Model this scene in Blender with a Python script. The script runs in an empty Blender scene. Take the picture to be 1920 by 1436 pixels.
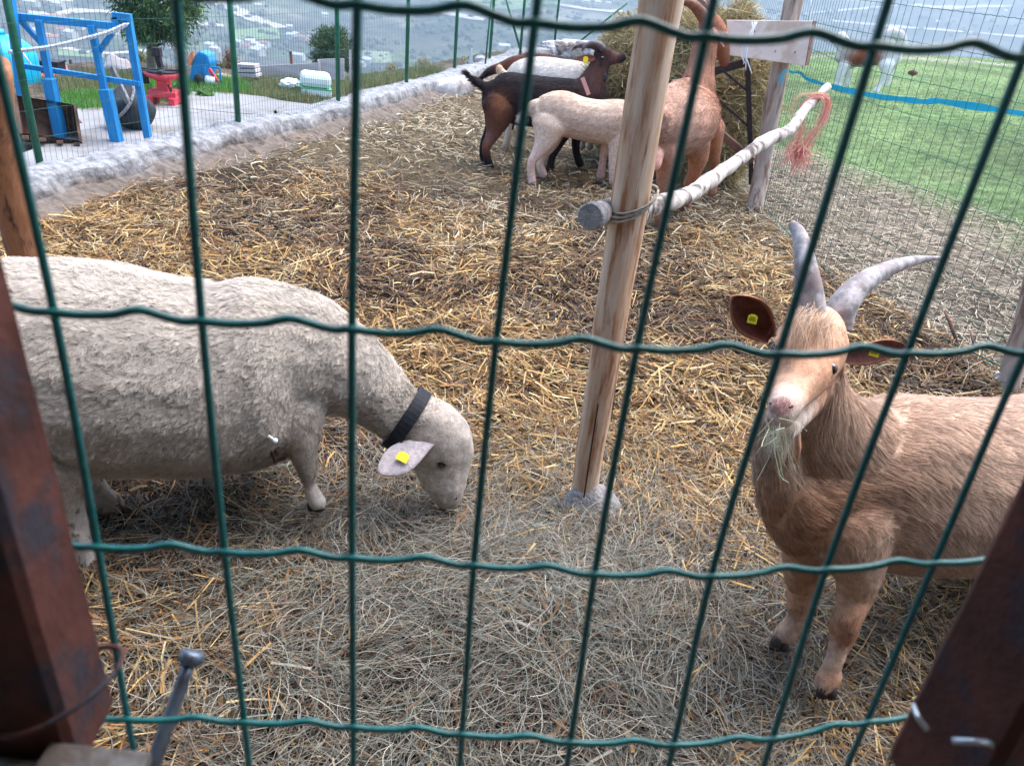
import bpy, math, random
import numpy as np
from mathutils import Vector, noise as mnoise
random.seed(7); rng = np.random.default_rng(11)
sc = bpy.context.scene
# ------------------------------------------------------------------ camera
f_, p_, r_, H = 1480., math.radians(28.1), math.radians(5.9), 1.5
F = np.array([0, math.cos(p_), -math.sin(p_)]); R0 = np.array([1., 0, 0]); U0 = np.array([0, math.sin(p_), math.cos(p_)])
R = math.cos(r_)*R0 + math.sin(r_)*U0; U = -math.sin(r_)*R0 + math.cos(r_)*U0
CP = np.array([0, 0, H])
cd = bpy.data.cameras.new('camera'); cam = bpy.data.objects.new('camera', cd); sc.collection.objects.link(cam); sc.camera = cam
from mathutils import Matrix
M4 = Matrix(((R[0], U[0], -F[0], 0), (R[1], U[1], -F[1], 0), (R[2], U[2], -F[2], H), (0, 0, 0, 1))); cam.matrix_world = M4
cd.sensor_width = 36; cd.lens = f_/1920*36; cd.clip_start = .02; cd.clip_end = 20000
cd.dof.use_dof = True; cd.dof.focus_distance = 2.6; cd.dof.aperture_fstop = 14
# ------------------------------------------------------------------ light
SUN_EL, SUN_AZ = math.radians(62), math.radians(50)          # azimuth from +Y towards +X
w = bpy.data.worlds.new('World'); sc.world = w; w.use_nodes = True
nt = w.node_tree; bg = nt.nodes['Background']; sky = nt.nodes.new('ShaderNodeTexSky'); sky.sky_type = 'NISHITA'
sky.sun_disc = False; sky.sun_elevation = SUN_EL; sky.sun_rotation = SUN_AZ; sky.air_density = 1.2; sky.dust_density = 2.5
nt.links.new(sky.outputs[0], bg.inputs[0]); bg.inputs[1].default_value = .15
sd = bpy.data.lights.new('sun', 'SUN'); sd.energy = 1.3; sd.angle = math.radians(60); sd.color = (1, .96, .92)
sun = bpy.data.objects.new('sun', sd); sc.collection.objects.link(sun)
v = Vector((math.sin(SUN_AZ)*math.cos(SUN_EL), math.cos(SUN_AZ)*math.cos(SUN_EL), math.sin(SUN_EL)))
sun.rotation_euler = v.to_track_quat('Z', 'Y').to_euler()
sc.view_settings.view_transform = 'Standard'; sc.view_settings.look = 'None'; sc.view_settings.exposure = 1.95; sc.view_settings.gamma = 1
# ------------------------------------------------------------------ geometry helpers
def pj(P):
    d = np.asarray(P)-CP; k = d@F; return 960+f_*(d@R)/k, 718-f_*(d@U)/k
def ray(x, y): return F + R*((x-960)/f_) - U*((y-718)/f_)
def at(x, y, Y): d = ray(x, y); return CP + d*(Y/d[1])
def G(x, y, z=0.): d = ray(x, y); return CP + d*((z-H)/d[2])
def depth(P): return float((np.asarray(P)-CP) @ F)
def px(P, n): return n*depth(P)/f_                             # size in metres of n photo pixels at P
def nrm(a): a = np.asarray(a, float); return a/(np.linalg.norm(a, axis=-1, keepdims=True)+1e-12)
def S(r, g, b, k=1.):
    c = np.array([r, g, b])/255.; c = np.where(c < .04045, c/12.92, ((c+.055)/1.055)**2.4)*k
    return (float(c[0]), float(c[1]), float(c[2]))
def _h(i, j, s): 
    v = np.sin(i*127.1+j*311.7+s*74.7)*43758.5453; return v-np.floor(v)
def vn(x, y, s=0.):
    x = np.asarray(x, float); y = np.asarray(y, float); i = np.floor(x); j = np.floor(y); u = x-i; v = y-j
    u = u*u*(3-2*u); v = v*v*(3-2*v)
    return (_h(i, j, s)*(1-u)+_h(i+1, j, s)*u)*(1-v)+(_h(i, j+1, s)*(1-u)+_h(i+1, j+1, s)*u)*v
def fbm(x, y, s=0., o=4):
    t = 0; a = .5
    for k in range(o): t = t+a*vn(x*2**k, y*2**k, s+k*3.1); a *= .5
    return t/(1-.5**o)
def sm(a, b, x): t = np.clip((np.asarray(x, float)-a)/(b-a), 0, 1); return t*t*(3-2*t)

def mkmesh(name, V, Fs, mat=None, parent=None, col=None, smooth=False, mi=None):
    """V (n,3); Fs: (m,k) int array or list of tuples; col per-vertex rgb -> attribute 'col'"""
    V = np.asarray(V, float); me = bpy.data.meshes.new(name)
    if isinstance(Fs, np.ndarray):
        m, k = Fs.shape; me.vertices.add(len(V)); me.vertices.foreach_set('co', V.astype(np.float32).ravel())
        me.loops.add(m*k); me.loops.foreach_set('vertex_index', Fs.astype(np.int32).ravel())
        me.polygons.add(m); me.polygons.foreach_set('loop_start', np.arange(0, m*k, k, dtype=np.int32)); me.update(calc_edges=True)
    else:
        me.from_pydata([tuple(q) for q in V], [], [tuple(int(i) for i in q) for q in Fs]); me.update()
    if col is not None:
        a = me.color_attributes.new('col', 'FLOAT_COLOR', 'POINT'); c = np.ones((len(V), 4), np.float32); c[:, :3] = col; a.data.foreach_set('color', c.ravel())
    if smooth: me.polygons.foreach_set('use_smooth', np.ones(len(me.polygons), bool))
    for q in (mat if isinstance(mat, (list, tuple)) else [mat]):
        if q: me.materials.append(q)
    if mi is not None: me.polygons.foreach_set('material_index', np.asarray(mi, np.int32))
    o = bpy.data.objects.new(name, me); sc.collection.objects.link(o)
    if parent: o.parent = parent
    return o
def tag(o, label=None, cat=None, group=None, kind=None):
    if label: o['label'] = label
    if cat: o['category'] = cat
    if group: o['group'] = group
    if kind: o['kind'] = kind
    return o
def thing(name, label, cat, group=None):
    o = bpy.data.objects.new(name, None); sc.collection.objects.link(o); o.empty_display_size = .1
    return tag(o, label, cat, group)
def settle(root):
    """move an Empty to the base of its parts without moving them"""
    pts = []
    def walk(o):
        for c in o.children:
            if c.type == 'MESH': 
                bb = np.array([list(q) for q in c.bound_box]); pts.append(bb)
            walk(c)
    walk(root)
    if not pts: return
    P = np.concatenate(pts); b = np.array([(P[:, 0].min()+P[:, 0].max())/2, (P[:, 1].min()+P[:, 1].max())/2, P[:, 2].min()])
    root.location = b
    for c in root.children: c.location = [-b[0], -b[1], -b[2]]
class MB:
    def __init__(s): s.V = []; s.F = []; s.C = []; s.n = 0
    def add(s, V, Fs, col=None):
        V = np.asarray(V, float); s.V.append(V)
        for q in Fs: s.F.append(tuple(int(i)+s.n for i in q))
        s.C.append(np.tile(np.array(col if col is not None else (1, 1, 1), float), (len(V), 1)) if np.ndim(col) < 2 else np.asarray(col)); s.n += len(V); return s
    def tube(s, P, r, n=8, cap=True, asp=None, side=None, col=None):
        V, Fs = loft(P, r, n, asp, side, cap); return s.add(V, Fs, col)
    def bar(s, A, B, w, h=None, up=(0, 0, 1), col=None):
        A = np.asarray(A, float); B = np.asarray(B, float); h = h or w; t = nrm(B-A); sd_ = np.cross(t, up)
        if np.linalg.norm(sd_) < .05: sd_ = np.cross(t, (1, 0, 0))
        sd_ = nrm(sd_); u = np.cross(sd_, t)
        V = [Q+sd_*a*w/2+u*b*h/2 for Q in (A, B) for a, b in ((-1, -1), (1, -1), (1, 1), (-1, 1))]
        return s.add(V, [(0, 1, 2, 3), (7, 6, 5, 4), (0, 4, 5, 1), (1, 5, 6, 2), (2, 6, 7, 3), (3, 7, 4, 0)], col)
    def box(s, c, sz, rz=0, col=None):
        c = np.asarray(c, float); d = np.array([math.cos(rz), math.sin(rz), 0])*sz[0]/2
        return s.bar(c-d, c+d, sz[1], sz[2], col=col)
    def build(s, name, mat, parent=None, smooth=False, bevel=0, col=False):
        o = mkmesh(name, np.concatenate(s.V), s.F, mat, parent, np.concatenate(s.C) if col else None, smooth)
        if bevel:
            b = o.modifiers.new('bevel', 'BEVEL'); b.width = bevel; b.segments = 2; b.limit_method = 'ANGLE'
        return o
def loft(P, r, n=12, asp=None, side=None, cap=True):
    """rings along P; r = radius, asp = lateral/normal ratio, side = lateral direction"""
    P = np.asarray(P, float); m = len(P); r = np.broadcast_to(np.asarray(r, float), (m,)); asp = np.ones(m) if asp is None else np.broadcast_to(np.asarray(asp, float), (m,))
    T = nrm(np.gradient(P, axis=0)); L = []
    s0 = np.array(side, float) if side is not None else None
    if s0 is None:
        a = np.array([0, 0, 1.]) if abs(T[0][2]) < .9 else np.array([1., 0, 0]); s0 = np.cross(T[0], a)
    if s0.ndim == 2: Ls = s0
    else:
        Ls = [s0]
        for k in range(1, m): Ls.append(Ls[-1] if side is None else s0)
    V = []; cur = None
    for k in range(m):
        l = np.array(Ls[k] if side is not None else (Ls[0] if cur is None else cur), float); l = l-T[k]*(l@T[k])
        if np.linalg.norm(l) < 1e-3: l = np.cross(T[k], (0, 0, 1.)) 
        l = nrm(l); cur = l; u = np.cross(l, T[k])
        for j in range(n):
            a = 2*math.pi*j/n; V.append(P[k]+(l*math.cos(a)*asp[k]+u*math.sin(a))*r[k])
    Fs = [(k*n+j, k*n+(j+1) % n, (k+1)*n+(j+1) % n, (k+1)*n+j) for k in range(m-1) for j in range(n)]
    if cap: Fs += [tuple(range(n))[::-1], tuple(range((m-1)*n, m*n))]
    return np.array(V), Fs
def curve(P, k=6):
    """Catmull-Rom resample of rows (any columns)"""
    P = np.asarray(P, float); Q = np.vstack([2*P[0]-P[1], P, 2*P[-1]-P[-2]]); out = []
    for i in range(1, len(Q)-2):
        for t in np.linspace(0, 1, k, endpoint=False):
            a, b, c, d = Q[i-1], Q[i], Q[i+1], Q[i+2]
            out.append(.5*((2*b)+(-a+c)*t+(2*a-5*b+4*c-d)*t*t+(-a+3*b-3*c+d)*t**3))
    out.append(P[-1]); return np.array(out)
def ribbons(name, P, W, side, col, mat, parent=None, taper=None, tip=None):
    n, k, _ = P.shape; taper = np.ones(k) if taper is None else np.asarray(taper)
    if side.ndim == 2: side = side[:, None, :]
    off = side*(W[:, None, None]*taper[None, :, None]); V = np.empty((n, k, 2, 3)); V[:, :, 0] = P-off; V[:, :, 1] = P+off
    base = (np.arange(n)*k*2)[:, None]+(np.arange(k-1)*2)[None, :]
    Fs = np.stack([base, base+1, base+3, base+2], -1).reshape(-1, 4)
    c = np.repeat(col, k*2, axis=0) if col.shape[0] == n else col
    if tip is not None:
        g = np.tile(np.repeat(np.linspace(tip, 1, k), 2), n)[:, None]; c = c*g
    return mkmesh(name, V.reshape(-1, 3), Fs, mat, parent, c, smooth=True)
# ------------------------------------------------------------------ materials
def nodes(name):
    m = bpy.data.materials.new(name); m.use_nodes = True; t = m.node_tree; return m, t, t.nodes['Principled BSDF']
def mat(name, c, rough=.8, c2=None, scale=8, metal=0, bump=0, bscale=None, detail=6, lo=.35, hi=.65, stretch=None, spec=.3, attr=False, sheen=0, c3=None, s3=3, dist=.02, trans=0):
    m, t, b = nodes(name); N = t.nodes.new; L = t.links.new
    b.inputs['Roughness'].default_value = rough; b.inputs['Metallic'].default_value = metal; b.inputs['Specular IOR Level'].default_value = spec
    tc = N('ShaderNodeNewGeometry' if stretch is None else 'ShaderNodeTexCoord'); src = tc.outputs['Position'] if stretch is None else tc.outputs['Object']
    if stretch is not None:
        mp = N('ShaderNodeMapping'); mp.inputs['Scale'].default_value = stretch; L(src, mp.inputs['Vector']); src = mp.outputs[0]
    def nz(s, d=detail):
        q = N('ShaderNodeTexNoise'); q.inputs['Scale'].default_value = s; q.inputs['Detail'].default_value = d; q.inputs['Roughness'].default_value = .6; L(src, q.inputs['Vector']); return q.outputs['Fac']
    if attr:
        a = N('ShaderNodeAttribute'); a.attribute_name = 'col'; base = a.outputs['Color']
        if c2 is not None:                                     # c2 = multiply amount (lo..1)
            mx = N('ShaderNodeMix'); mx.data_type = 'RGBA'; mx.blend_type = 'MULTIPLY'; mx.inputs[0].default_value = 1
            mr = N('ShaderNodeMapRange'); mr.inputs[1].default_value = lo; mr.inputs[2].default_value = hi; mr.inputs[3].default_value = c2; mr.inputs[4].default_value = 1.15
            L(nz(scale), mr.inputs[0]); L(base, mx.inputs[6]); L(mr.outputs[0], mx.inputs[7]); base = mx.outputs[2]
        L(base, b.inputs['Base Color'])
    elif c2 is not None:
        mr = N('ShaderNodeValToRGB'); mr.color_ramp.elements[0].position = lo; mr.color_ramp.elements[1].position = hi
        mr.color_ramp.elements[0].color = (*c, 1); mr.color_ramp.elements[1].color = (*c2, 1); L(nz(scale), mr.inputs[0]); base = mr.outputs[0]
        if c3 is not None:
            mx = N('ShaderNodeMix'); mx.data_type = 'RGBA'; r3 = N('ShaderNodeMapRange'); r3.inputs[1].default_value = .5; r3.inputs[2].default_value = .62
            L(nz(s3), r3.inputs[0]); L(r3.outputs[0], mx.inputs[0]); L(base, mx.inputs[6]); mx.inputs[7].default_value = (*c3, 1); base = mx.outputs[2]
        L(base, b.inputs['Base Color'])
    else: b.inputs['Base Color'].default_value = (*c, 1)
    if bump:
        bp = N('ShaderNodeBump'); bp.inputs['Strength'].default_value = bump; bp.inputs['Distance'].default_value = dist; L(nz(bscale or scale*2), bp.inputs['Height']); L(bp.outputs[0], b.inputs['Normal'])
    if sheen: b.inputs['Sheen Weight'].default_value = sheen; b.inputs['Sheen Roughness'].default_value = .5
    if trans:
        tr = N('ShaderNodeBsdfTranslucent'); mx2 = N('ShaderNodeMixShader'); mx2.inputs[0].default_value = trans
        if attr or c2 is not None: L(base, tr.inputs['Color'])
        else: tr.inputs['Color'].default_value = (*c, 1)
        L(b.outputs[0], mx2.inputs[1]); L(tr.outputs[0], mx2.inputs[2]); L(mx2.outputs[0], t.nodes['Material Output'].inputs[0])
    return m
M = {}
M['straw'] = mat('straw', (1, 1, 1), .6, attr=True, spec=.25, trans=.15)
M['grass'] = mat('grass_blades', (1, 1, 1), .6, attr=True, spec=.25, trans=.25)
M['leaf'] = mat('foliage', (1, 1, 1), .6, attr=True, spec=.25, trans=.2)
M['bed'] = mat('bedding', (1, 1, 1), .95, attr=True, c2=.3, scale=55, lo=.35, hi=.68, bump=1, bscale=90, spec=.15, dist=.03)
M['fur'] = mat('fur', (1, 1, 1), .75, attr=True, spec=.15, trans=.12, sheen=.15)
M['hide'] = mat('hide', (1, 1, 1), .85, attr=True, c2=.75, scale=60, spec=.15, bump=.5, bscale=150, dist=.004)
M['wirenear'] = mat('green_coated_wire', S(12, 88, 88), .38, S(20, 106, 108), 300, bump=.35, bscale=500, spec=.5, dist=.0006)
M['wirefar'] = mat('green_wire', S(30, 92, 80), .5, spec=.4)
M['greenpost'] = mat('green_steel_post', S(14, 84, 62), .45, S(26, 108, 84), 14, spec=.5)
M['rust'] = mat('rusty_steel', S(56, 37, 36), .75, S(104, 62, 54), 22, metal=.25, bump=.6, bscale=160, lo=.3, hi=.7, c3=S(62, 56, 64), s3=30, dist=.002)
M['rust2'] = mat('rusty_plate', S(92, 70, 62), .85, S(130, 92, 76), 9, bump=.4, bscale=40, c3=S(70, 56, 52), s3=4)
M['conc'] = mat('rough_concrete', S(112, 110, 112), .95, S(160, 158, 158), 6, bump=1, bscale=22, lo=.3, hi=.7, c3=S(134, 126, 118), s3=2.2, dist=.03)
M['conc2'] = mat('grey_concrete', S(104, 110, 116), .9, S(140, 148, 154), 40, bump=.5, bscale=120, c3=S(92, 84, 80), s3=25, dist=.003)
M['yard'] = mat('yard_concrete', S(120, 120, 122), .9, S(154, 154, 156), 1.7, bump=.3, bscale=20, lo=.3, hi=.7, c3=S(112, 108, 104), s3=1.1)
M['steel'] = mat('bolt_steel', S(120, 132, 148), .38, S(84, 84, 92), 60, metal=.75, lo=.4, hi=.7, bump=.3, bscale=200, dist=.001)
M['tie'] = mat('tie_wire', S(190, 196, 204), .4, metal=.6)
M['rope'] = mat('rope', S(176, 168, 152), .95, S(140, 130, 118), 90, bump=.5, bscale=200)
M['barkpost'] = mat('peeled_wood', S(180, 144, 114), .7, S(208, 186, 164), 3, stretch=(9, 9, 1.1), bump=.35, bscale=8, lo=.38, hi=.62, c3=S(150, 102, 70), s3=4.2, dist=.006)
M['oldlog'] = mat('brown_log', S(150, 100, 70), .8, S(184, 134, 100), 3, stretch=(8, 8, 1.2), bump=.5, bscale=7, c3=S(96, 62, 48), s3=3, dist=.008)
M['weathered'] = mat('weathered_post', S(150, 134, 122), .85, S(186, 172, 160), 4, stretch=(8, 8, 1.2), bump=.5, bscale=7, c3=S(128, 102, 88), s3=3, dist=.006)
M['birch'] = mat('birch_bark', S(168, 158, 150), .8, S(200, 192, 184), 12, bump=.5, bscale=40, lo=.38, hi=.6, c3=S(84, 74, 70), s3=13, dist=.006)
M['endgrain'] = mat('cut_end', S(112, 110, 112), .9, S(150, 146, 144), 40, bump=.5)
M['plank'] = mat('pale_plank', S(222, 204, 192), .75, S(236, 220, 210), 5, bump=.15, c3=S(208, 184, 168), s3=6)
M['plankedge'] = mat('plank_edge', S(128, 92, 84), .9)
M['blue'] = mat('blue_paint', S(18, 122, 184), .5, S(30, 136, 196), 8, spec=.45)
M['cyan'] = mat('turquoise_plastic', S(20, 175, 215), .45, spec=.5)
M['red'] = mat('red_paint', S(200, 52, 70), .5, S(220, 80, 92), 10)
M['pinkred'] = mat('faded_red_paint', S(196, 96, 92), .7, S(216, 124, 116), 6)
M['black'] = mat('black_rubber', S(34, 36, 42), .6, S(52, 54, 60), 14)
M['blacksteel'] = mat('black_steel', S(40, 36, 46), .5, S(62, 50, 52), 30)
M['white'] = mat('white_paint', S(225, 228, 232), .6, S(236, 238, 240), 6)
M['whiteplastic'] = mat('white_plastic', S(226, 238, 234), .4, spec=.5)
M['tape'] = mat('blue_tape', S(40, 184, 214), .5)
M['twine'] = mat('pink_twine', (1, 1, 1), .9, attr=True, trans=.2)
M['yellow'] = mat('yellow_tag', S(226, 214, 50), .5)
M['blackink'] = mat('tag_print', S(70, 62, 20), .6)
M['horn'] = mat('horn', S(120, 114, 116), .65, S(182, 178, 180), 34, bump=.6, bscale=90, lo=.38, hi=.6, dist=.002, c3=S(140, 124, 124), s3=14)
M['darkhorn'] = mat('dark_horn', S(70, 62, 66), .5, S(104, 94, 98), 30, bump=.4)
M['brownhorn'] = mat('brown_horn', S(120, 78, 64), .6, S(150, 104, 84), 30, bump=.4)
M['eye'] = mat('eye', S(24, 26, 34), .08, spec=.9)
M['hoof'] = mat('hoof', S(60, 50, 46), .7)
M['collar'] = mat('black_collar', S(20, 22, 30), .7, S(34, 36, 44), 60)
M['pinkcollar'] = mat('pink_collar', S(186, 140, 136), .8)
M['boards'] = mat('grey_boards', S(178, 170, 172), .9, S(200, 194, 196), 3, stretch=(1, 1, 9), bump=.3)
M['bark'] = mat('tree_bark', S(120, 104, 92), .9, S(150, 134, 118), 12, bump=.6)
M['rock'] = mat('rock', S(158, 156, 158), .95, S(196, 194, 196), 5, bump=1, bscale=16, c3=S(128, 116, 108), s3=3)
M['roof1'] = mat('clay_roof', S(176, 112, 92), .9, S(150, 92, 76), .3)
M['wall1'] = mat('house_wall', S(204, 198, 188), .9)
M['wall2'] = mat('grey_wall', S(196, 196, 196), .9)
M['track'] = mat('dirt_track', S(196, 190, 178), .95, S(160, 154, 142), .1)
M['field'] = mat('green_field', S(100, 128, 78), .95, S(112, 134, 84), .02)
M['field2'] = mat('pale_field', S(124, 138, 102), .95, S(134, 142, 110), .02)
# ------------------------------------------------------------------ terrain (one sheet to the far hills)
_ea = np.radians([-180, -70, -40, -35, -27, -22, -16, -13.5, -9.3, -6, -1.8, 6, 10, 14, 20, 28, 34, 45, 60, 90, 180])
_er = np.array([30, 14, 11.5, 10.6, 11.6, 11.4, 10.9, 11.2, 12.6, 14.4, 17.3, 19.5, 20.5, 21, 25, 31, 36, 36, 30, 30, 30])
_pd = np.array([0, 2, 8, 30, 120, 350, 600, 850, 1150, 1600, 2200, 3000, 4500, 8000.])
_pz = np.array([0, -.7, -3.6, -15, -52, -118, -140, -141, -122, -62, 30, 160, 160, 160.])
def z0(x, y):
    """hilltop: flat pen, meadow rising a little to the right"""
    x = np.asarray(x, float); y = np.asarray(y, float)
    xf = np.interp(y, [2.4, 3.29, 4.47, 5.96, 16, 20], [2.7, 2.24, 1.81, 1.69, 1.95, 2.0])
    return .2*sm(.6, 5, x-xf)+.03*(fbm(x*.8, y*.8, 5)-.5)*sm(.1, .8, x-xf)-.05
def zt(x, y):
    x = np.asarray(x, float); y = np.asarray(y, float); r = np.hypot(x, y); th = np.arctan2(x, y)
    e = np.interp(th, _ea, _er)
    d = np.maximum(r-e, 0); z = z0(x, y)+np.interp(d, _pd, _pz)
    amp = sm(2, 60, d)*3+sm(500, 2600, d)*80+sm(60, 400, d)*10*(1-sm(500, 900, d))
    z = z+amp*(fbm(x/260., y/260., 9, 5)-.5)+sm(1, 10, d)*.9*(fbm(x/5., y/5., 2, 3)-.5)
    return z+sm(700, 2600, d)*60*(fbm(x/900.+4, y/900., 31, 3)-.5)
ths = np.radians(np.concatenate([np.arange(-60, 60.01, .45), np.arange(64, 300, 5)])); nt_ = len(ths)
rs = np.concatenate([[.02], np.arange(.4, 22, .28), np.geomspace(22, 3100, 210)]); nr_ = len(rs)
RR, TT = np.meshgrid(rs, ths, indexing='ij'); X = RR*np.sin(TT); Y = RR*np.cos(TT); Z = zt(X, Y)
ii, jj = np.meshgrid(np.arange(nr_-1), np.arange(nt_), indexing='ij'); j2 = (jj+1) % nt_
GF = np.stack([ii*nt_+jj, ii*nt_+j2, (ii+1)*nt_+j2, (ii+1)*nt_+jj], -1).reshape(-1, 4)[:, ::-1].copy()
dd = RR-np.interp(TT, _ea, _er)
def lerp(a, b, t): return a*(1-t[..., None])+b*t[..., None]
def cc(*a): return np.array(S(*a))
meadow = lerp(cc(104, 136, 84), cc(140, 162, 108), fbm(X*.9, Y*.9, 3)); meadow = lerp(meadow, cc(150, 146, 116), sm(.6, .8, fbm(X*.5, Y*.5, 8))*.5)
dirt = lerp(cc(118, 106, 94), cc(150, 138, 122), fbm(X*3, Y*3, 4))
# bare dry strip beside the right-hand fence
xm = np.interp(Y, [0, 4, 6, 7.6, 8.7, 10, 40], [6.5, 4.4, 3.6, 3.0, 2.4, 1.2, 1.0])
colr = lerp(dirt, meadow, sm(-.5, .5, X-xm+(fbm(X*1.3, Y*1.3, 6)-.5)*1.6))
path = sm(.5, .25, np.abs(RR-np.interp(TT, _ea, _er)+2.6+.8*np.sin(TT*14))) * (X > 2); colr = lerp(colr, cc(176, 168, 160), path*.95)
slope = lerp(cc(120, 126, 84), cc(100, 98, 72), fbm(X*.3, Y*.3, 12)); slope = lerp(slope, cc(64, 72, 56), sm(.42, .6, fbm(X*.12, Y*.12, 14)))
far = lerp(cc(48, 58, 48), cc(112, 108, 90), sm(.35, .65, fbm(X/46., Y/46., 15, 5))); far = lerp(far, cc(176, 168, 146), sm(.62, .72, fbm(X/110.+7, Y/60., 16, 4))*.8)
far = lerp(far, cc(112, 134, 84), sm(.58, .66, fbm(X/150.+3, Y/90.+2, 17, 3))*.8*sm(1800, 900, dd))
colr = lerp(colr, slope, sm(-.2, .8, dd)); colr = lerp(colr, far, sm(40, 200, dd))
def ground_mat():
    m, t, b = nodes('ground'); N = t.nodes.new; L = t.links.new; b.inputs['Roughness'].default_value = .95; b.inputs['Specular IOR Level'].default_value = .1
    a = N('ShaderNodeAttribute'); a.attribute_name = 'col'; g = N('ShaderNodeNewGeometry'); base = a.outputs['Color']
    for s, lo in ((.045, .45), (.4, .6), (7, .55), (45, .6)):
        q = N('ShaderNodeTexNoise'); q.inputs['Scale'].default_value = s; q.inputs['Detail'].default_value = 5; L(g.outputs['Position'], q.inputs['Vector'])
        mr = N('ShaderNodeMapRange'); mr.inputs[1].default_value = .38; mr.inputs[2].default_value = .62; mr.inputs[3].default_value = lo; mr.inputs[4].default_value = 1.12
        mx = N('ShaderNodeMix'); mx.data_type = 'RGBA'; mx.blend_type = 'MULTIPLY'; mx.inputs[0].default_value = 1; L(q.outputs['Fac'], mr.inputs[0]); L(base, mx.inputs[6]); L(mr.outputs[0], mx.inputs[7]); base = mx.outputs[2]
    L(base, b.inputs['Base Color']); q = N('ShaderNodeTexNoise'); q.inputs['Scale'].default_value = 30; bp = N('ShaderNodeBump'); bp.inputs['Strength'].default_value = .7; bp.inputs['Distance'].default_value = .03
    L(g.outputs['Position'], q.inputs['Vector']); L(q.outputs['Fac'], bp.inputs['Height']); L(bp.outputs[0], b.inputs['Normal']); return m
M['ground'] = ground_mat()
tag(mkmesh('ground', np.stack([X, Y, Z], -1).reshape(-1, 3), GF, M['ground'], None, colr.reshape(-1, 3), True), kind='structure')
def cast(px_, py_, tmin=12, tmax=6000):
    d = ray(px_, py_); t = np.geomspace(tmin, tmax, 900); P = CP+d[None]*t[:, None]; below = P[:, 2] < zt(P[:, 0], P[:, 1])
    k = int(np.argmax(below)) if below.any() else -1
    if k <= 0: return None
    a, b = t[k-1], t[k]
    for _ in range(14):
        c = (a+b)/2; q = CP+d*c
        if q[2] < zt(q[0], q[1]): b = c
        else: a = c
    return CP+d*b
# unseen wall and roof, added behind the camera to shade the near pen
_sv = []; _sf = []
def _slab(x0, x1, y0, y1, z0_, z1_):
    k = len(_sv); _sv.extend([(x, y, z) for z in (z0_, z1_) for x, y in ((x0, y0), (x1, y0), (x1, y1), (x0, y1))]); _sf.extend([tuple(k+i for i in q) for q in ((3, 2, 1, 0), (4, 5, 6, 7), (0, 1, 5, 4), (1, 2, 6, 5), (2, 3, 7, 6), (3, 0, 4, 7))])
added_shade = thing('added_shade', 'added grey wall and roof, out of view, shading the near end of the pen', 'added_shade')
_slab(-5, 5, -1.9, -1.78, -.1, 2.7); mkmesh('wall', _sv, _sf, mat('added_shade_wall', S(110, 96, 84), .9, S(140, 124, 108), 4), added_shade)
_sv = []; _sf = []; _slab(-5.4, 5.4, -2.3, .5, 2.62, 2.70); mkmesh('roof', _sv, _sf, mat('added_shade_roof', S(96, 92, 90), .8, S(120, 110, 104), 5), added_shade)
# valley tracks, fields
def track(name, pts, wd, label=None):
    P = []
    for (a, b) in curve(pts, 8):
        q = cast(a, b, 60)
        if q is not None: P.append(q)
    P = np.array(P)
    P = P[np.concatenate([[True], np.linalg.norm(np.diff(P, axis=0), axis=1) < 260])] if len(P) > 2 else P
    T = nrm(np.gradient(P, axis=0)); sd_ = nrm(np.cross(T, (0, 0, 1.))); V = []
    for k in range(len(P)):
        for s in (-1, 0, 1):
            q = P[k]+sd_[k]*wd*s*(.8+.4*random.random()); q[2] = zt(q[0], q[1])+2.5; V.append(q)
    Fs = [(k*3+j, k*3+j+1, k*3+j+4, k*3+j+3) for k in range(len(P)-1) for j in range(2)]
    return tag(mkmesh(name, V, Fs, M['track']), kind='structure')
track('valley_road', [(255, 0), (300, 6), (360, 0)], 8)
track('valley_road', [(20, 22), (90, 30), (180, 24), (300, 40), (420, 52)], 7)
track('valley_road', [(400, 0), (430, 16), (470, 36), (505, 48), (530, 56)], 13)
track('valley_road', [(700, 16), (780, 22), (840, 28), (890, 37), (960, 42)], 12)
track('valley_road', [(120, 95), (200, 104), (290, 98)], 6)
track('valley_road', [(1040, 10), (1120, 22), (1170, 24)], 7)
track('valley_road', [(1500, 28), (1600, 20), (1700, 12), (1760, 16), (1900, 14)], 9)
track('valley_road', [(1560, 42), (1650, 50), (1780, 60), (1920, 72)], 7)
def field(poly, m):
    n = 10; a, b, c, d = [np.array(q, float) for q in poly]; V = []
    for i in range(n+1):
        for j in range(n+1):
            u, v2 = i/n, j/n; q = cast(*((a*(1-u)+b*u)*(1-v2)+(d*(1-u)+c*u)*v2), 60)
            if q is None: return
            q[2] = zt(q[0], q[1])+2; V.append(q)
    tag(mkmesh('field', V, [(i*(n+1)+j, i*(n+1)+j+1, (i+1)*(n+1)+j+1, (i+1)*(n+1)+j) for i in range(n) for j in range(n)], M[m]), kind='structure')
field([(432, 60), (520, 52), (526, 76), (436, 78)], 'field')
field([(110, 93), (196, 99), (196, 112), (110, 108)], 'field')
field([(835, 4), (905, 0), (1060, 6), (960, 22)], 'field')
field([(660, 98), (730, 100), (735, 122), (664, 120)], 'field2')
field([(130, 18), (185, 22), (185, 28), (130, 26)], 'field2')
field([(1210, 6), (1270, 0), (1300, 8), (1240, 14)], 'field2')
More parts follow.
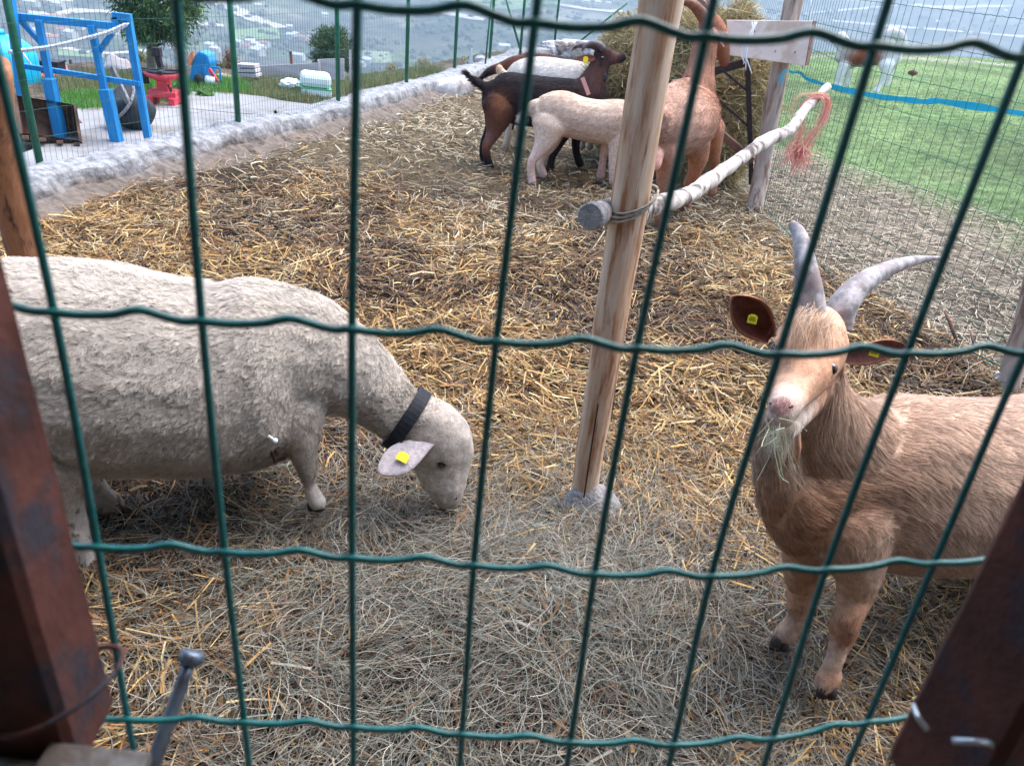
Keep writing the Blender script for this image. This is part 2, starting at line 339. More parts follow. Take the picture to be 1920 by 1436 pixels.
# scrub and trees that read as one mass on the far slopes
def blobs(n, rlo, rhi, size, seed):
    g = np.random.default_rng(seed); th = g.uniform(-.72, .72, n*3); r = np.exp(g.uniform(np.log(rlo), np.log(rhi), n*3)); x = r*np.sin(th); y = r*np.cos(th)
    keep = fbm(x/90., y/90., 15, 4) < .53; x, y, r = x[keep][:n], y[keep][:n], r[keep][:n]; n = len(x); z = zt(x, y)
    ico = bpy.data.meshes.new('t'); import bmesh; bm = bmesh.new(); bmesh.ops.create_icosphere(bm, subdivisions=1, radius=1); bm.to_mesh(ico); bm.free()
    iv = np.array([v.co[:] for v in ico.vertices]); fi = np.array([p.vertices[:] for p in ico.polygons]); k = len(iv)
    s = size*g.uniform(.5, 1.4, n)*(1+r/1500.); V = iv[None]*s[:, None, None]*g.uniform(.65, 1.25, (n, k, 1))*np.array([1, 1, .8]); V += np.stack([x, y, z+s*.4], -1)[:, None]
    c = np.array([cc(52, 62, 50), cc(72, 78, 58), cc(92, 84, 68), cc(44, 58, 54)])[g.integers(0, 4, n)]*g.uniform(.7, 1.3, (n, 1))
    return V.reshape(-1, 3), (fi[None]+np.arange(n)[:, None, None]*k).reshape(-1, 3), np.repeat(c, k, 0)
V, Fs, c = blobs(14000, 60, 2600, 2.6, 3)
tag(mkmesh('far_woods', V, Fs, M['leaf'], None, c), kind='stuff')
# houses of the valley towns
def house_mesh(L_, W_, Hh, rf):
    m = MB(); x, y = L_/2, W_/2
    V = [(-x, -y, -3), (x, -y, -3), (x, y, -3), (-x, y, -3), (-x, -y, Hh), (x, -y, Hh), (x, y, Hh), (-x, y, Hh), (-x, 0, Hh+rf), (x, 0, Hh+rf)]
    m.add(V, [(0, 1, 5, 4), (2, 3, 7, 6), (1, 2, 6, 9, 5), (3, 0, 4, 8, 7)]); n = len(m.F)
    e = .6; V2 = [(-x-e, -y-e, Hh-.3), (x+e, -y-e, Hh-.3), (x+e, 0, Hh+rf+.25), (-x-e, 0, Hh+rf+.25), (-x-e, y+e, Hh-.3), (x+e, y+e, Hh-.3)]
    m.add(V2, [(0, 1, 2, 3), (3, 2, 5, 4)]); k = len(m.F); wn = [(-x-.05+i*(L_/5)+L_/10, h) for i in range(5) for h in (1.2, 4.0) if h+1.4 < Hh]
    for (a, h) in wn: m.add([(a-.1, -y-.05, h), (a+1, -y-.05, h), (a+1, -y-.05, h+1.4), (a-.1, -y-.05, h+1.4)], [(0, 1, 2, 3)])
    return m, [0]*n+[1]*(k-n)+[2]*len(wn)
houses = [(52, 8, 'w'), (66, 12, 'w'), (100, 10, 'w'), (112, 16, 'w'), (124, 12, 'w'), (44, 4, 'w'), (88, 40, 'r'), (108, 44, 'r'), (128, 50, 'r'), (140, 52, 'r'), (148, 56, 'r'), (120, 64, 'r'), (86, 74, 'w'), (100, 78, 'r'), (134, 70, 'w'), (158, 46, 'w'), (62, 52, 'r'), (70, 64, 'w'),
  (200, 60, 'w'), (215, 66, 'w'), (396, 92, 'w'), (404, 98, 'w'), (450, 88, 'w'), (462, 92, 'r'), (470, 84, 'w'), (480, 88, 'w'), (490, 94, 'w'), (498, 88, 'r'), (476, 98, 'w'), (484, 104, 'w'), (548, 74, 'w'), (556, 70, 'w'), (566, 76, 'r'), (576, 74, 'w'), (582, 80, 'r'), (543, 54, 'w'), (484, 14, 'w'), (608, 32, 'w'), (560, 112, 'w'), (690, 122, 'w'), (676, 126, 'w'), (1088, 4, 'w'), (1100, 8, 'w'), (1120, 10, 'w'), (1140, 10, 'w'), (1756, 44, 'w'), (1882, 26, 'w'), (310, 92, 'r'), (322, 90, 'w'), (944, 95, 'w')]
hproto = {}; hseen = {}
ORD = ['first', 'second', 'third', 'fourth', 'fifth', 'sixth', 'seventh', 'eighth', 'ninth', 'tenth', 'eleventh', 'twelfth', 'thirteenth', 'fourteenth', 'fifteenth', 'sixteenth']
houses.sort()
for (a, b, k) in houses:
    q = cast(a, b, 60)
    if q is None: continue
    key = (k, random.randint(0, 2)); 
    if key not in hproto:
        m, mi = house_mesh(*[(13, 9, 6, 2.2), (10, 8, 4.5, 1.8), (17, 10, 7, 2.4)][key[1]])
        o = mkmesh('house', np.concatenate(m.V), m.F, [M['wall1'] if k == 'w' else M['wall2'], M['wall2'] if k == 'w' else M['roof1'], M['black']], mi=mi); hproto[key] = o
    else: o = hproto[key].copy(); sc.collection.objects.link(o)
    s = .8+.25*random.random(); o.scale = (s, s, s)
    o.location = (q[0], q[1], float(zt(q[0], q[1]))); o.rotation_euler[2] = random.uniform(-.7, .7)
    area = 'in the town at top left' if a < 240 else 'in the village behind the blue machine' if a < 420 else 'in the village beyond the board fence' if a < 720 else 'on the far slope' if a < 1300 else 'on the slope beyond the dog'
    hseen[(k, area)] = hseen.get((k, area), -1)+1
    tag(o, ('small white walled house, ' if k == 'w' else 'small house with clay red roof, ')+ORD[hseen[(k, area)]]+' from left '+area, 'house', 'far houses in the valley')
# ------------------------------------------------------------------ pen floor (trampled bedding)
def bedz(x, y):
    x = np.asarray(x, float); y = np.asarray(y, float)
    return .012+.05*(fbm(x*1.6, y*1.6, 21, 4)-.5)+.10*np.exp(-(((x-.05)/.55)**2+((y-1.42)/.42)**2))+.02*(fbm(x*9, y*9, 22, 3)-.5)
_lx = ([.2, 3.4, 4.0, 4.6, 7, 8.7, 10.6, 12.4, 15.5, 17], [-3.0, -2.75, -2.62, -2.55, -2.2, -1.75, -1.35, -1.0, -.35, .2])
_rx = ([.2, 2.4, 3.29, 4.47, 5.96, 9, 16, 17], [3.2, 2.62, 2.24, 1.81, 1.69, 1.85, 1.95, 2])
def inpen(x, y): return (x > np.interp(y, *_lx)) & (x < np.interp(y, *_rx)+.06) & (y > .3) & (y < 16.2)
ys = np.concatenate([np.arange(.3, 4, .03), np.arange(4, 16.3, .06)]); us = np.linspace(0, 1, 150)
YY, UU = np.meshgrid(ys, us, indexing='ij'); XX = np.interp(YY, *_lx)*(1-UU)+(np.interp(YY, *_rx)+.05)*UU
wet = sm(.5, .68, fbm(XX*1.5+3, YY*1.1, 23, 4))
bc = lerp(cc(86, 62, 42), cc(50, 37, 30), wet); bc = lerp(bc, cc(140, 124, 96), sm(4.6, 7, YY)*.85)
ed = np.minimum(UU, 1-UU); ZZ = bedz(XX, YY)*sm(0, .02, ed)-.03*(1-sm(0, .02, ed))
n1 = len(us); i1, j1 = np.meshgrid(np.arange(len(ys)-1), np.arange(n1-1), indexing='ij')
BF = np.stack([i1*n1+j1, i1*n1+j1+1, (i1+1)*n1+j1+1, (i1+1)*n1+j1], -1).reshape(-1, 4)
tag(mkmesh('pen_ground', np.stack([XX, YY, ZZ], -1).reshape(-1, 3), BF, M['bed'], None, bc.reshape(-1, 3), True), kind='structure')
# ------------------------------------------------------------------ straw and hay
def strands(n, ylo, yhi, Llo, Lhi, wlo, whi, pal, seed, lift=.03, bendk=.15, pitch=.2, dens=None, k=3, xlim=None, xr=None, dark=1.0):
    g = np.random.default_rng(seed); y = np.sqrt(g.uniform(ylo**2, yhi**2, n)) if xr is None else g.uniform(ylo, yhi, n)
    half = .88; x = g.uniform(-1, 1, n)*(y*half+.25) if xr is None else g.uniform(xr[0], xr[1], n)
    keep = inpen(x, y)
    if dens is not None: keep &= g.uniform(0, 1, n) < dens(x, y)
    x, y = x[keep], y[keep]; n = len(x)
    a = np.where(g.uniform(0, 1, n) < .5, g.uniform(0, 2*math.pi, n), 9*vn(x*2.2, y*2.2, 40)+g.normal(0, .45, n)); e = g.normal(0, pitch, n); Ln = g.uniform(Llo, Lhi, n)*g.uniform(.5, 1, n)
    d = np.stack([np.cos(a)*np.cos(e), np.sin(a)*np.cos(e), np.abs(np.sin(e))*g.choice([-1, 1], n)], -1)
    sd_ = np.stack([-np.sin(a), np.cos(a), g.normal(0, .5, n)], -1); sd_ = nrm(sd_)
    up = nrm(np.cross(d, sd_)); up *= np.sign(up[:, 2:3]+1e-9)
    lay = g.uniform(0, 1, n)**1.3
    c0 = np.stack([x, y, bedz(x, y)+lay*lift+np.abs(d[:, 2])*Ln*.32], -1)
    t = np.linspace(-.5, .5, k); bd = g.normal(0, bendk, n); bd2 = g.normal(0, bendk*.5, n)
    P = c0[:, None]+d[:, None]*(t[None, :, None]*Ln[:, None, None])+sd_[:, None]*((1-4*t*t)[None, :, None]*(Ln*bd)[:, None, None]*.5)+up[:, None]*((-4*t*t)[None, :, None]*(Ln*np.abs(bd2))[:, None, None]*.4)
    P[:, :, 2] = np.maximum(P[:, :, 2], bedz(P[:, :, 0], P[:, :, 1])+.002)
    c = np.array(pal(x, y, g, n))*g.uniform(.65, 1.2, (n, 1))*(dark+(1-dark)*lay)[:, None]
    return P, g.uniform(wlo, whi, n)/2, sd_, c
def merge(name, parts, mat_, parent=None):
    k = parts[0][0].shape[1]; P = np.concatenate([q[0] for q in parts]); W = np.concatenate([q[1] for q in parts]); s = np.concatenate([q[2] for q in parts]); c = np.concatenate([q[3] for q in parts])
    return ribbons(name, P, W, s, c, mat_, parent)
def pick(cols, wts): 
    A = np.array([S(*q) for q in cols]); 
    return lambda g, n: A[g.choice(len(A), n, p=np.array(wts)/sum(wts))]
golden = pick([(206, 170, 108), (184, 142, 86), (216, 192, 140), (156, 112, 66), (124, 88, 56), (196, 174, 134)], [3, 3, 2, 2.2, 1.5, 1.2])
greyhay = pick([(150, 146, 134), (122, 122, 112), (180, 174, 160), (102, 98, 90), (134, 144, 132), (150, 132, 110)], [3, 3, 2, 2, 1.3, 1.6])
beige = pick([(204, 188, 156), (184, 168, 136), (220, 208, 180), (150, 134, 110), (196, 184, 160)], [3, 3, 1.6, 1.4, 2])
brown = pick([(112, 84, 62), (86, 66, 52), (138, 104, 72), (74, 60, 52)], [3, 2, 2, 1])
def mixpal(x, y, g, n):
    A = golden(g, n); B = greyhay(g, n); Cc = beige(g, n); D = brown(g, n)
    wf = sm(4.2, 6.6, y+(fbm(x, y, 41)-.5)*3); wn = sm(.25, .8, np.exp(-(((x-.12)/.62)**2+((y-1.38)/.62)**2))+(fbm(x*2.5, y*2.5, 42)-.5)*.7); u = g.uniform(0, 1, n)[:, None]; u2 = g.uniform(0, 1, n)
    c = np.where(u < wf[:, None], Cc, A); c = np.where(g.uniform(0, 1, n)[:, None] < .8*wn[:, None], B, c)
    dk = .22+.5*sm(.44, .62, fbm(x*1.5+3, y*1.1, 23, 4))*(1-.5*wf); return np.where((u2 < dk)[:, None], D, c)
def haypal(x, y, g, n): return greyhay(g, n)
wetf = lambda x, y: 1-.62*sm(.5, .68, fbm(x*1.5+3, y*1.1, 23, 4))
pile = lambda x, y: np.exp(-(((x-.1)/.75)**2+((y-1.4)/.6)**2))
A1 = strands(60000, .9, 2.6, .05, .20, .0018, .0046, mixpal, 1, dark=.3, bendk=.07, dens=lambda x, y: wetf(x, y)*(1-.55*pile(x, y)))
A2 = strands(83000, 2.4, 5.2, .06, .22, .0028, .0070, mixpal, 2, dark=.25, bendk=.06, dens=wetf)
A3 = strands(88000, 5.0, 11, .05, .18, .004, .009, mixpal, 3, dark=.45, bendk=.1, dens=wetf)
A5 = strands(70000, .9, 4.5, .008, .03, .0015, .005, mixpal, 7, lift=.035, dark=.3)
A6 = strands(6000, .9, 5, .05, .14, .005, .009, mixpal, 8, lift=.045)
A4 = strands(26000, 10.5, 16, .08, .25, .008, .016, mixpal, 4)
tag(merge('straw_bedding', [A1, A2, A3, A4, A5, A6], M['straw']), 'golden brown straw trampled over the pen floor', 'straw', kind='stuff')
B1 = strands(95000, .85, 2.5, .05, .2, .0007, .0017, haypal, 5, lift=.06, bendk=.35, k=6, dens=lambda x, y: np.clip(.10+1.2*pile(x, y), 0, 1), dark=.4)
B2 = strands(30000, 2.3, 6, .05, .16, .0012, .0026, lambda x, y, g, n: beige(g, n), 6, lift=.04, bendk=.35, k=6, dens=lambda x, y: .35+.5*sm(.45, .6, fbm(x*1.1, y*1.1, 77)))
tag(merge('loose_hay', [B1, B2], M['straw']), 'fine grey loose hay heaped in the middle foreground', 'hay', kind='stuff')
# ------------------------------------------------------------------ meadow grass and dry stalks beyond the right fence
def blades(n, ylo, yhi, seed, hl, hh, wl, wh, pal, ok, lean=.5):
    g = np.random.default_rng(seed); y = np.exp(g.uniform(math.log(ylo), math.log(yhi), n)); x = g.uniform(1.6, 18, n); keep = (x < y*.78+1.2) & ok(x, y, g); x, y = x[keep], y[keep]; n = len(x)
    z = zt(x, y); a = g.uniform(0, 6.28, n); h = g.uniform(hl, hh, n); ln = g.uniform(0, lean, n); d = np.stack([np.cos(a)*ln, np.sin(a)*ln, np.ones(n)], -1)
    t = np.array([0, .55, 1.]); P = np.stack([x, y, z-.003], -1)[:, None]+np.stack([d[:, None, 0]*(t**1.8)*h[:, None], d[:, None, 1]*(t**1.8)*h[:, None], (t-.25*ln[:, None]*t*t)*h[:, None]], -1)
    b = g.uniform(0, 6.28, n); return P, g.uniform(wl, wh, n)/2, np.stack([np.cos(b), np.sin(b), 0*b], -1), pal(g, n)*g.uniform(.7, 1.25, (n, 1))*(.62+.75*fbm(x*.8, y*.8, 91, 4))[:, None]
xmf = lambda y: np.interp(y, [0, 4, 6, 7.6, 8.7, 10, 40], [6.5, 4.4, 3.6, 3.0, 2.4, 1.2, 1.0])
fx = lambda y: np.interp(y, *_rx)
def inmead(x, y, g): return (x > fx(y)+.12) & ((x-xmf(y)+(fbm(x*1.3, y*1.3, 6)-.5)*1.6) > g.uniform(-.4, .5, len(x))) & (np.hypot(x, y) < np.interp(np.arctan2(x, y), _ea, _er))
def indirt(x, y, g): return (x > fx(y)+.1) & ((x-xmf(y)) < .5)
green = pick([(122, 148, 108), (140, 164, 124), (164, 180, 144), (98, 126, 92), (186, 188, 158)], [3, 3, 2, 2, 1])
gg = blades(150000, 4, 34, 61, .015, .05, .004, .010, green, inmead, 1.1)
tfm = lambda x, y, g: inmead(x, y, g) & (vn(x*1.1+9, y*1.1, 93)*vn(x*3.1, y*3.1, 94) > .52)
gt_ = blades(60000, 4, 26, 62, .05, .13, .004, .009, pick([(84, 122, 70), (120, 150, 92), (190, 186, 150), (150, 160, 110)], [3, 3, 1, 1]), tfm, 1.0)
gg = [np.concatenate([a, b]) for a, b in zip(gg, gt_)]
o = ribbons('meadow_grass', *gg[:2], gg[2], gg[3], M['grass'], taper=[1, .7, .1]); tag(o, 'short green grass of the meadow beyond the right fence', 'grass', kind='stuff')
dryc = pick([(196, 184, 160), (170, 156, 132), (140, 128, 110), (120, 108, 92)], [2, 3, 2, 1])
def litter(n, seed):
    g = np.random.default_rng(seed); y = g.uniform(1.4, 11, n); x = g.uniform(1.6, 7.5, n); k = indirt(x, y, g); x, y = x[k], y[k]; n = len(x); a = g.uniform(0, 6.28, n); Ln = g.uniform(.03, .16, n)
    d = np.stack([np.cos(a), np.sin(a), g.normal(0, .12, n)], -1); sd_ = np.stack([-np.sin(a), np.cos(a), g.normal(0, .4, n)], -1); t = np.array([-.5, 0, .5]); bd = g.normal(0, .15, n)
    P = np.stack([x, y, zt(x, y)+.012], -1)[:, None]+d[:, None]*(t[None, :, None]*Ln[:, None, None])+sd_[:, None]*((t*t)[None, :, None]*(Ln*bd)[:, None, None]*2)
    P[:, :, 2] = np.maximum(P[:, :, 2], zt(P[:, :, 0], P[:, :, 1])+.003)
    return P, g.uniform(.002, .005, n)/2, sd_, dryc(g, n)*g.uniform(.7, 1.2, (n, 1))
L1 = litter(60000, 71); tag(ribbons('dry_stalks', *L1[:2], L1[2], L1[3], M['straw']), 'dry trampled stalks on bare earth outside the right fence', 'dry grass', kind='stuff')
def tuftok(x, y, g): return (x > fx(y)+.12) & (vn(x*1.7, y*1.7, 88) > .83) & (x-xmf(y) < 1.0)
t2 = blades(60000, 2, 10, 65, .03, .09, .003, .007, green, tuftok); tag(ribbons('grass_tufts', *t2[:2], t2[2], t2[3], M['grass'], taper=[1, .7, .1]), 'small green tufts dotted over bare earth', 'grass', kind='stuff')
# ------------------------------------------------------------------ animals
class Beast:
    """body from elliptical lofts fused by a voxel remesh into one skin, then combed with short hair"""
    def __init__(s, B, hd, vox=.008):
        s.B = np.array([B[0], B[1], 0.]); s.h = nrm(np.array([hd[0], hd[1], 0.])); n = np.array([-s.h[1], s.h[0], 0.])
        s.n = n if n@(CP-s.B) > 0 else -n; s.ch = []; s.vox = vox; s.extra = []
    def P(s, x, y, off=0.):
        d = ray(x, y); B = s.B+s.n*off; t = ((B-CP)@s.n)/(d@s.n); return CP+d*t
    def chain(s, rows, flow=1, side=None, k=5, hair=1., abs3=False):
        """rows: px, py, rpx, off (or Y when abs3), aspect, color"""
        P = []; r = []; a = []; c = []
        for q in rows:
            X_ = at(q[0], q[1], q[3]) if abs3 else s.P(q[0], q[1], q[3]); P.append(X_); r.append(px(X_, q[2])); a.append(q[4]); c.append(S(*q[5]))
        A = curve(np.hstack([np.array(P), np.array(r)[:, None], np.array(a)[:, None], np.array(c)]), k)
        P = A[:, :3]; r = np.maximum(A[:, 3], .004); s.ch.append(dict(P=P, r=r, a=A[:, 4], c=np.clip(A[:, 5:8], .002, 1), T=nrm(np.gradient(P, axis=0))*flow, side=s.n if side is None else side, hair=hair))
        return P, r
    def skin(s, name, mat_, parent, paint=None, lump=0., ls=30):
        mb = MB()
        for c in s.ch:
            P, r = c['P'], c['r']; T = nrm(P[1]-P[0]); T2 = nrm(P[-1]-P[-2])
            # rounded ends
            f0 = [(-.8, .45), (-.5, .8)]; Pp = [P[0]+T*r[0]*q[0]*.9 for q in f0]+list(P)+[P[-1]-T2*r[-1]*q[0]*.9 for q in f0[::-1]]
            rr = [r[0]*q[1] for q in f0]+list(r)+[r[-1]*q[1] for q in f0[::-1]]; aa = [c['a'][0]]*2+list(c['a'])+[c['a'][-1]]*2
            mb.tube(Pp, rr, 16, asp=aa, side=c['side'])
        o = mb.build('tmp', None); rm = o.modifiers.new('r', 'REMESH'); rm.mode = 'VOXEL'; rm.voxel_size = s.vox
        so = o.modifiers.new('s', 'SMOOTH'); so.factor = .5; so.iterations = 7
        dg = bpy.context.evaluated_depsgraph_get(); ev = o.evaluated_get(dg); me = ev.to_mesh(); me.calc_loop_triangles()
        V = np.empty(len(me.vertices)*3, np.float32); me.vertices.foreach_get('co', V); V = V.reshape(-1, 3).astype(float)
        N = np.empty(len(me.vertices)*3, np.float32); me.vertices.foreach_get('normal', N); N = N.reshape(-1, 3).astype(float)
        Tn = np.empty(len(me.loop_triangles)*3, np.int32); me.loop_triangles.foreach_get('vertices', Tn); Tn = Tn.reshape(-1, 3)
        ev.to_mesh_clear(); bpy.data.objects.remove(o)
        SP = np.concatenate([c['P'] for c in s.ch]); SR = np.concatenate([c['r'] for c in s.ch]); SC = np.concatenate([c['c'] for c in s.ch]); ST = np.concatenate([c['T'] for c in s.ch])
        SH = np.concatenate([np.full(len(c['P']), c['hair']) for c in s.ch])
        C_ = np.empty((len(V), 3)); D_ = np.empty((len(V), 3)); H_ = np.empty(len(V))
        for a in range(0, len(V), 4000):
            b = a+4000; d = np.linalg.norm(V[a:b, None]-SP[None], axis=-1)/SR[None]; w_ = np.maximum(d, .05)**-7; w_ /= w_.sum(1, keepdims=True); C_[a:b] = w_@SC; D_[a:b] = w_@ST; H_[a:b] = w_@SH
        if lump: 
            dsp = np.array([mnoise.noise(Vector(q*ls)) for q in V]); V = V+N*(dsp*lump)[:, None]
        if paint: C_ = paint(V, N, C_)
        nb = len(V); s.V, s.N, s.T, s.C, s.D, s.Hh = V, N, Tn, C_, D_, H_
        Vx = [V]; Fx = [Tn]; Cx = [C_]
        for (v2, f2, c2) in s.extra:
            f2 = np.array([q for f in f2 for q in ([(f[0], f[1], f[2]), (f[0], f[2], f[3])] if len(f) == 4 else [f] if len(f) == 3 else [(f[0], f[i], f[i+1]) for i in range(1, len(f)-1)])]); Fx.append(f2+nb); nb += len(v2); Vx.append(np.asarray(v2)); Cx.append(np.asarray(c2))
        s.all = (np.concatenate(Vx), np.concatenate(Fx).astype(np.int32), np.concatenate(Cx))
        s.body = mkmesh(name, *s.all[:2], mat_, parent, s.all[2], True); s.parent = parent; return s.body
    def surf(s, x, y, rad=7):
        a, b_ = pj(s.V); m = np.hypot(a-x, b_-y) < rad; k = np.where(m)[0]
        if not len(k): return s.P(x, y), nrm(CP-s.P(x, y))
        d = (s.V[k]-CP)@F; i = k[d < d.min()+.02]; P = s.V[i].mean(0); return P, nrm(s.N[i].mean(0))
    def hair(s, name, n, L_, W_, lay=.3, curl=0., clump=0, clr=.06, gravity=.25, seed=1, var=.25, k=4, pull=.75, rough=.25, keep=None, tipc=1.05, rootc=.75):
        g = np.random.default_rng(seed); V, Tn = s.V, s.T; a, b, c = V[Tn[:, 0]], V[Tn[:, 1]], V[Tn[:, 2]]; ar = np.linalg.norm(np.cross(b-a, c-a), axis=1); 
        mid = (a+b+c)/3; toc = nrm(CP-mid); fn = nrm(s.N[Tn[:, 0]]); ar = ar*np.where((fn*toc).sum(1) < -.35, .25, 1)*np.maximum(s.Hh[Tn[:, 0]], 0)**.3
        if keep is not None: ar = ar*keep(mid, fn)
        idx = g.choice(len(Tn), n, p=ar/ar.sum()); u = g.uniform(0, 1, (n, 2)); fl = u.sum(1) > 1; u[fl] = 1-u[fl]; w_ = np.column_stack([1-u.sum(1), u]); t3 = Tn[idx]
        P0 = (V[t3]*w_[..., None]).sum(1); N = nrm((s.N[t3]*w_[..., None]).sum(1)); D = (s.D[t3]*w_[..., None]).sum(1); C_ = (s.C[t3]*w_[..., None]).sum(1); Hh = (s.Hh[t3]*w_).sum(1)
        if keep is not None: kk = keep(P0, N); P0, N, D, C_, Hh = P0[kk], N[kk], D[kk], C_[kk], Hh[kk]; n = len(P0)
        D = D+np.array([0, 0, -gravity]); sw = np.column_stack([vn(P0[:, 0]*14, P0[:, 2]*14+P0[:, 1]*9, q) for q in (1, 2, 3)])-.5; D = D+sw*rough*2+g.normal(0, rough*.5, (n, 3))
        D = nrm(D-N*(D*N).sum(1, keepdims=True)); d = nrm(D*(1-lay)+N*lay); sd_ = nrm(np.cross(D, N)+g.normal(0, .25, (n, 3)))
        Ln = L_*Hh*g.uniform(.6, 1.2, n); t = np.linspace(0, 1, k)
        P = P0[:, None]-N[:, None]*.001+d[:, None]*(t[None, :, None]*Ln[:, None, None])+(D-N*.35)[:, None]*((t**2)[None, :, None]*(Ln*.35)[:, None, None])
        if curl:
            ph = g.uniform(0, 6.28, n); wv = np.sin(t[None, :]*7+ph[:, None])*t[None, :]; P = P+sd_[:, None]*(wv*(curl*Ln)[:, None])[..., None]
        if clump:
            # pull tips towards lock centres
            m = min(clump, n//3); ci = g.choice(n, m, replace=False); cell = .05
            from mathutils import kdtree
            kd = kdtree.KDTree(m)
            for q, i in enumerate(ci): kd.insert(P0[i], q)
            kd.balance(); near = np.array([kd.find(q)[1] for q in P0]); cen = P[ci[near]]
            P = P+(cen-P)*((t**1.2)*pull)[None, :, None]*np.clip(1-np.linalg.norm(P0-P0[ci[near]], axis=1)/clr, 0, 1)[:, None, None]
            C_ = C_*(g.uniform(.8, 1.12, m)[near])[:, None]
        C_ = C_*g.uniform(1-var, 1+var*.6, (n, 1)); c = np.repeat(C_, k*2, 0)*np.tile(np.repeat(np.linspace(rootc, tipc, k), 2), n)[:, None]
        tp = np.linspace(1, .35, k); tp[0] = .8
        return ribbons(name, P, np.full(n, W_/2)*g.uniform(.6, 1.4, n), sd_, c, M['fur'], s.parent, tp)
def ear(b, base, tip, nrm_, wd, cin, cout, cup=.35, th=.004, nl=18, nw=10, drop=0., bs=.34, q_=.85):
    """cupped leaf-shaped ear; returns verts, faces, colours"""
    base, tip = np.asarray(base), np.asarray(tip); t = tip-base; Ln = np.linalg.norm(t); t = t/Ln; n = nrm(np.asarray(nrm_)-t*(np.asarray(nrm_)@t)); s_ = np.cross(t, n); V = []; C_ = []
    for lay in (0, 1):
        for i in range(nl+1):
            u = i/nl; wdt = wd*(bs+(1-bs)*math.sin(math.pi*(u*.97+.0)**q_))*math.sqrt(max(.002, 1-u**7))
            for j in range(nw+1):
                v = j/nw*2-1; q = base+t*u*Ln+s_*v*wdt/2-n*((1-v*v)*cup*wdt*.5*(1-.6*u)+lay*th)+np.array([0, 0, -drop*u*u]); V.append(q)
                C_.append(S(*(cin if lay == 0 and abs(v) < .86 and u < .95 else cout)))
    m = (nl+1)*(nw+1); Fs = []
    for i in range(nl):
        for j in range(nw):
            a = i*(nw+1)+j; Fs.append((a, a+1, a+nw+2, a+nw+1)); Fs.append((m+a+nw+1, m+a+nw+2, m+a+1, m+a))
    for i in range(nl):
        a = i*(nw+1); Fs.append((a, a+nw+1, m+a+nw+1, m+a)); a += nw; Fs.append((m+a, m+a+nw+1, a+nw+1, a))
    for j in range(nw): a = nl*(nw+1)+j; Fs.append((a, a+1, m+a+1, m+a))
    b.extra.append((np.array(V), Fs, np.array(C_))); return V
def ball(name, c, r, m, parent, sc_=(1, 1, 1)):
    import bmesh
    me = bpy.data.meshes.new(name); bm = bmesh.new(); bmesh.ops.create_uvsphere(bm, u_segments=16, v_segments=10, radius=r)
    for v_ in bm.verts: v_.co = Vector((v_.co.x*sc_[0]+c[0], v_.co.y*sc_[1]+c[1], v_.co.z*sc_[2]+c[2]))
    bm.to_mesh(me); bm.free(); me.materials.append(m); me.polygons.foreach_set('use_smooth', np.ones(len(me.polygons), bool)); o = bpy.data.objects.new(name, me); sc.collection.objects.link(o); o.parent = parent; return o
def horn(name, P, r, m, parent, n=14, rings=.018, asp=1.25):
    A = curve(np.hstack([np.array(P), np.array(r)[:, None]]), 9); rr = A[:, 3]*(1+rings*np.sin(np.arange(len(A))*2.2)*np.linspace(1, .1, len(A))); b = MB(); b.tube(A[:, :3], np.maximum(rr, .001), n, asp=asp); return b.build(name, m, parent, True)
def tagplate(name, c, nrm_, up, w_, h_, parent, m=None):
    n = nrm(nrm_); u = nrm(np.asarray(up)-n*(np.asarray(up)@n)); s_ = np.cross(u, n); b = MB(); P = [(-.5, -.5), (.5, -.5), (.5, .3), (.2, .5), (-.2, .5), (-.5, .3)]
    V = [c+s_*a*w_+u*q*h_+n*k for k in (0, .0025) for a, q in P]
    b.add(V, [tuple(range(6))[::-1], tuple(range(6, 12))]+[(i, (i+1) % 6, (i+1) % 6+6, i+6) for i in range(6)]); o = b.build(name, m or M['yellow'], parent)
    if name == 'ear_tag' and w_ < .03:
        tb = MB()
        for q in range(5): tb.bar(c+s_*(q-2)*w_*.15+n*.0032-u*h_*(.28 if q % 2 else .22), c+s_*(q-2)*w_*.15+n*.0032+u*h_*.05, w_*.05, .0006)
        tb.bar(c+s_*w_*.3*-1+n*.0032+u*h_*.22, c+s_*w_*.3+n*.0032+u*h_*.22, h_*.07, .0006); tb.build('tag_print', M['blackink'], o)
    return o, s_, u, n
CRE = (206, 196, 184); WOOL = (214, 207, 199); WLD = (184, 172, 162); FACE = (226, 221, 217)
def hoofs(name, P, r, parent, m='hoof'):
    b = MB(); P = np.asarray(P)
    for s_ in (-1, 1):
        c = P+np.array([s_*r*.45, 0, 0]); b.tube([c+[0, 0, r*.9], c+[0, -r*.1, .2*r], c+[0, -r*.25, -r*.5]], [r*.45, r*.62, r*.6], 8)
    return b.build(name, M[m], parent, True)

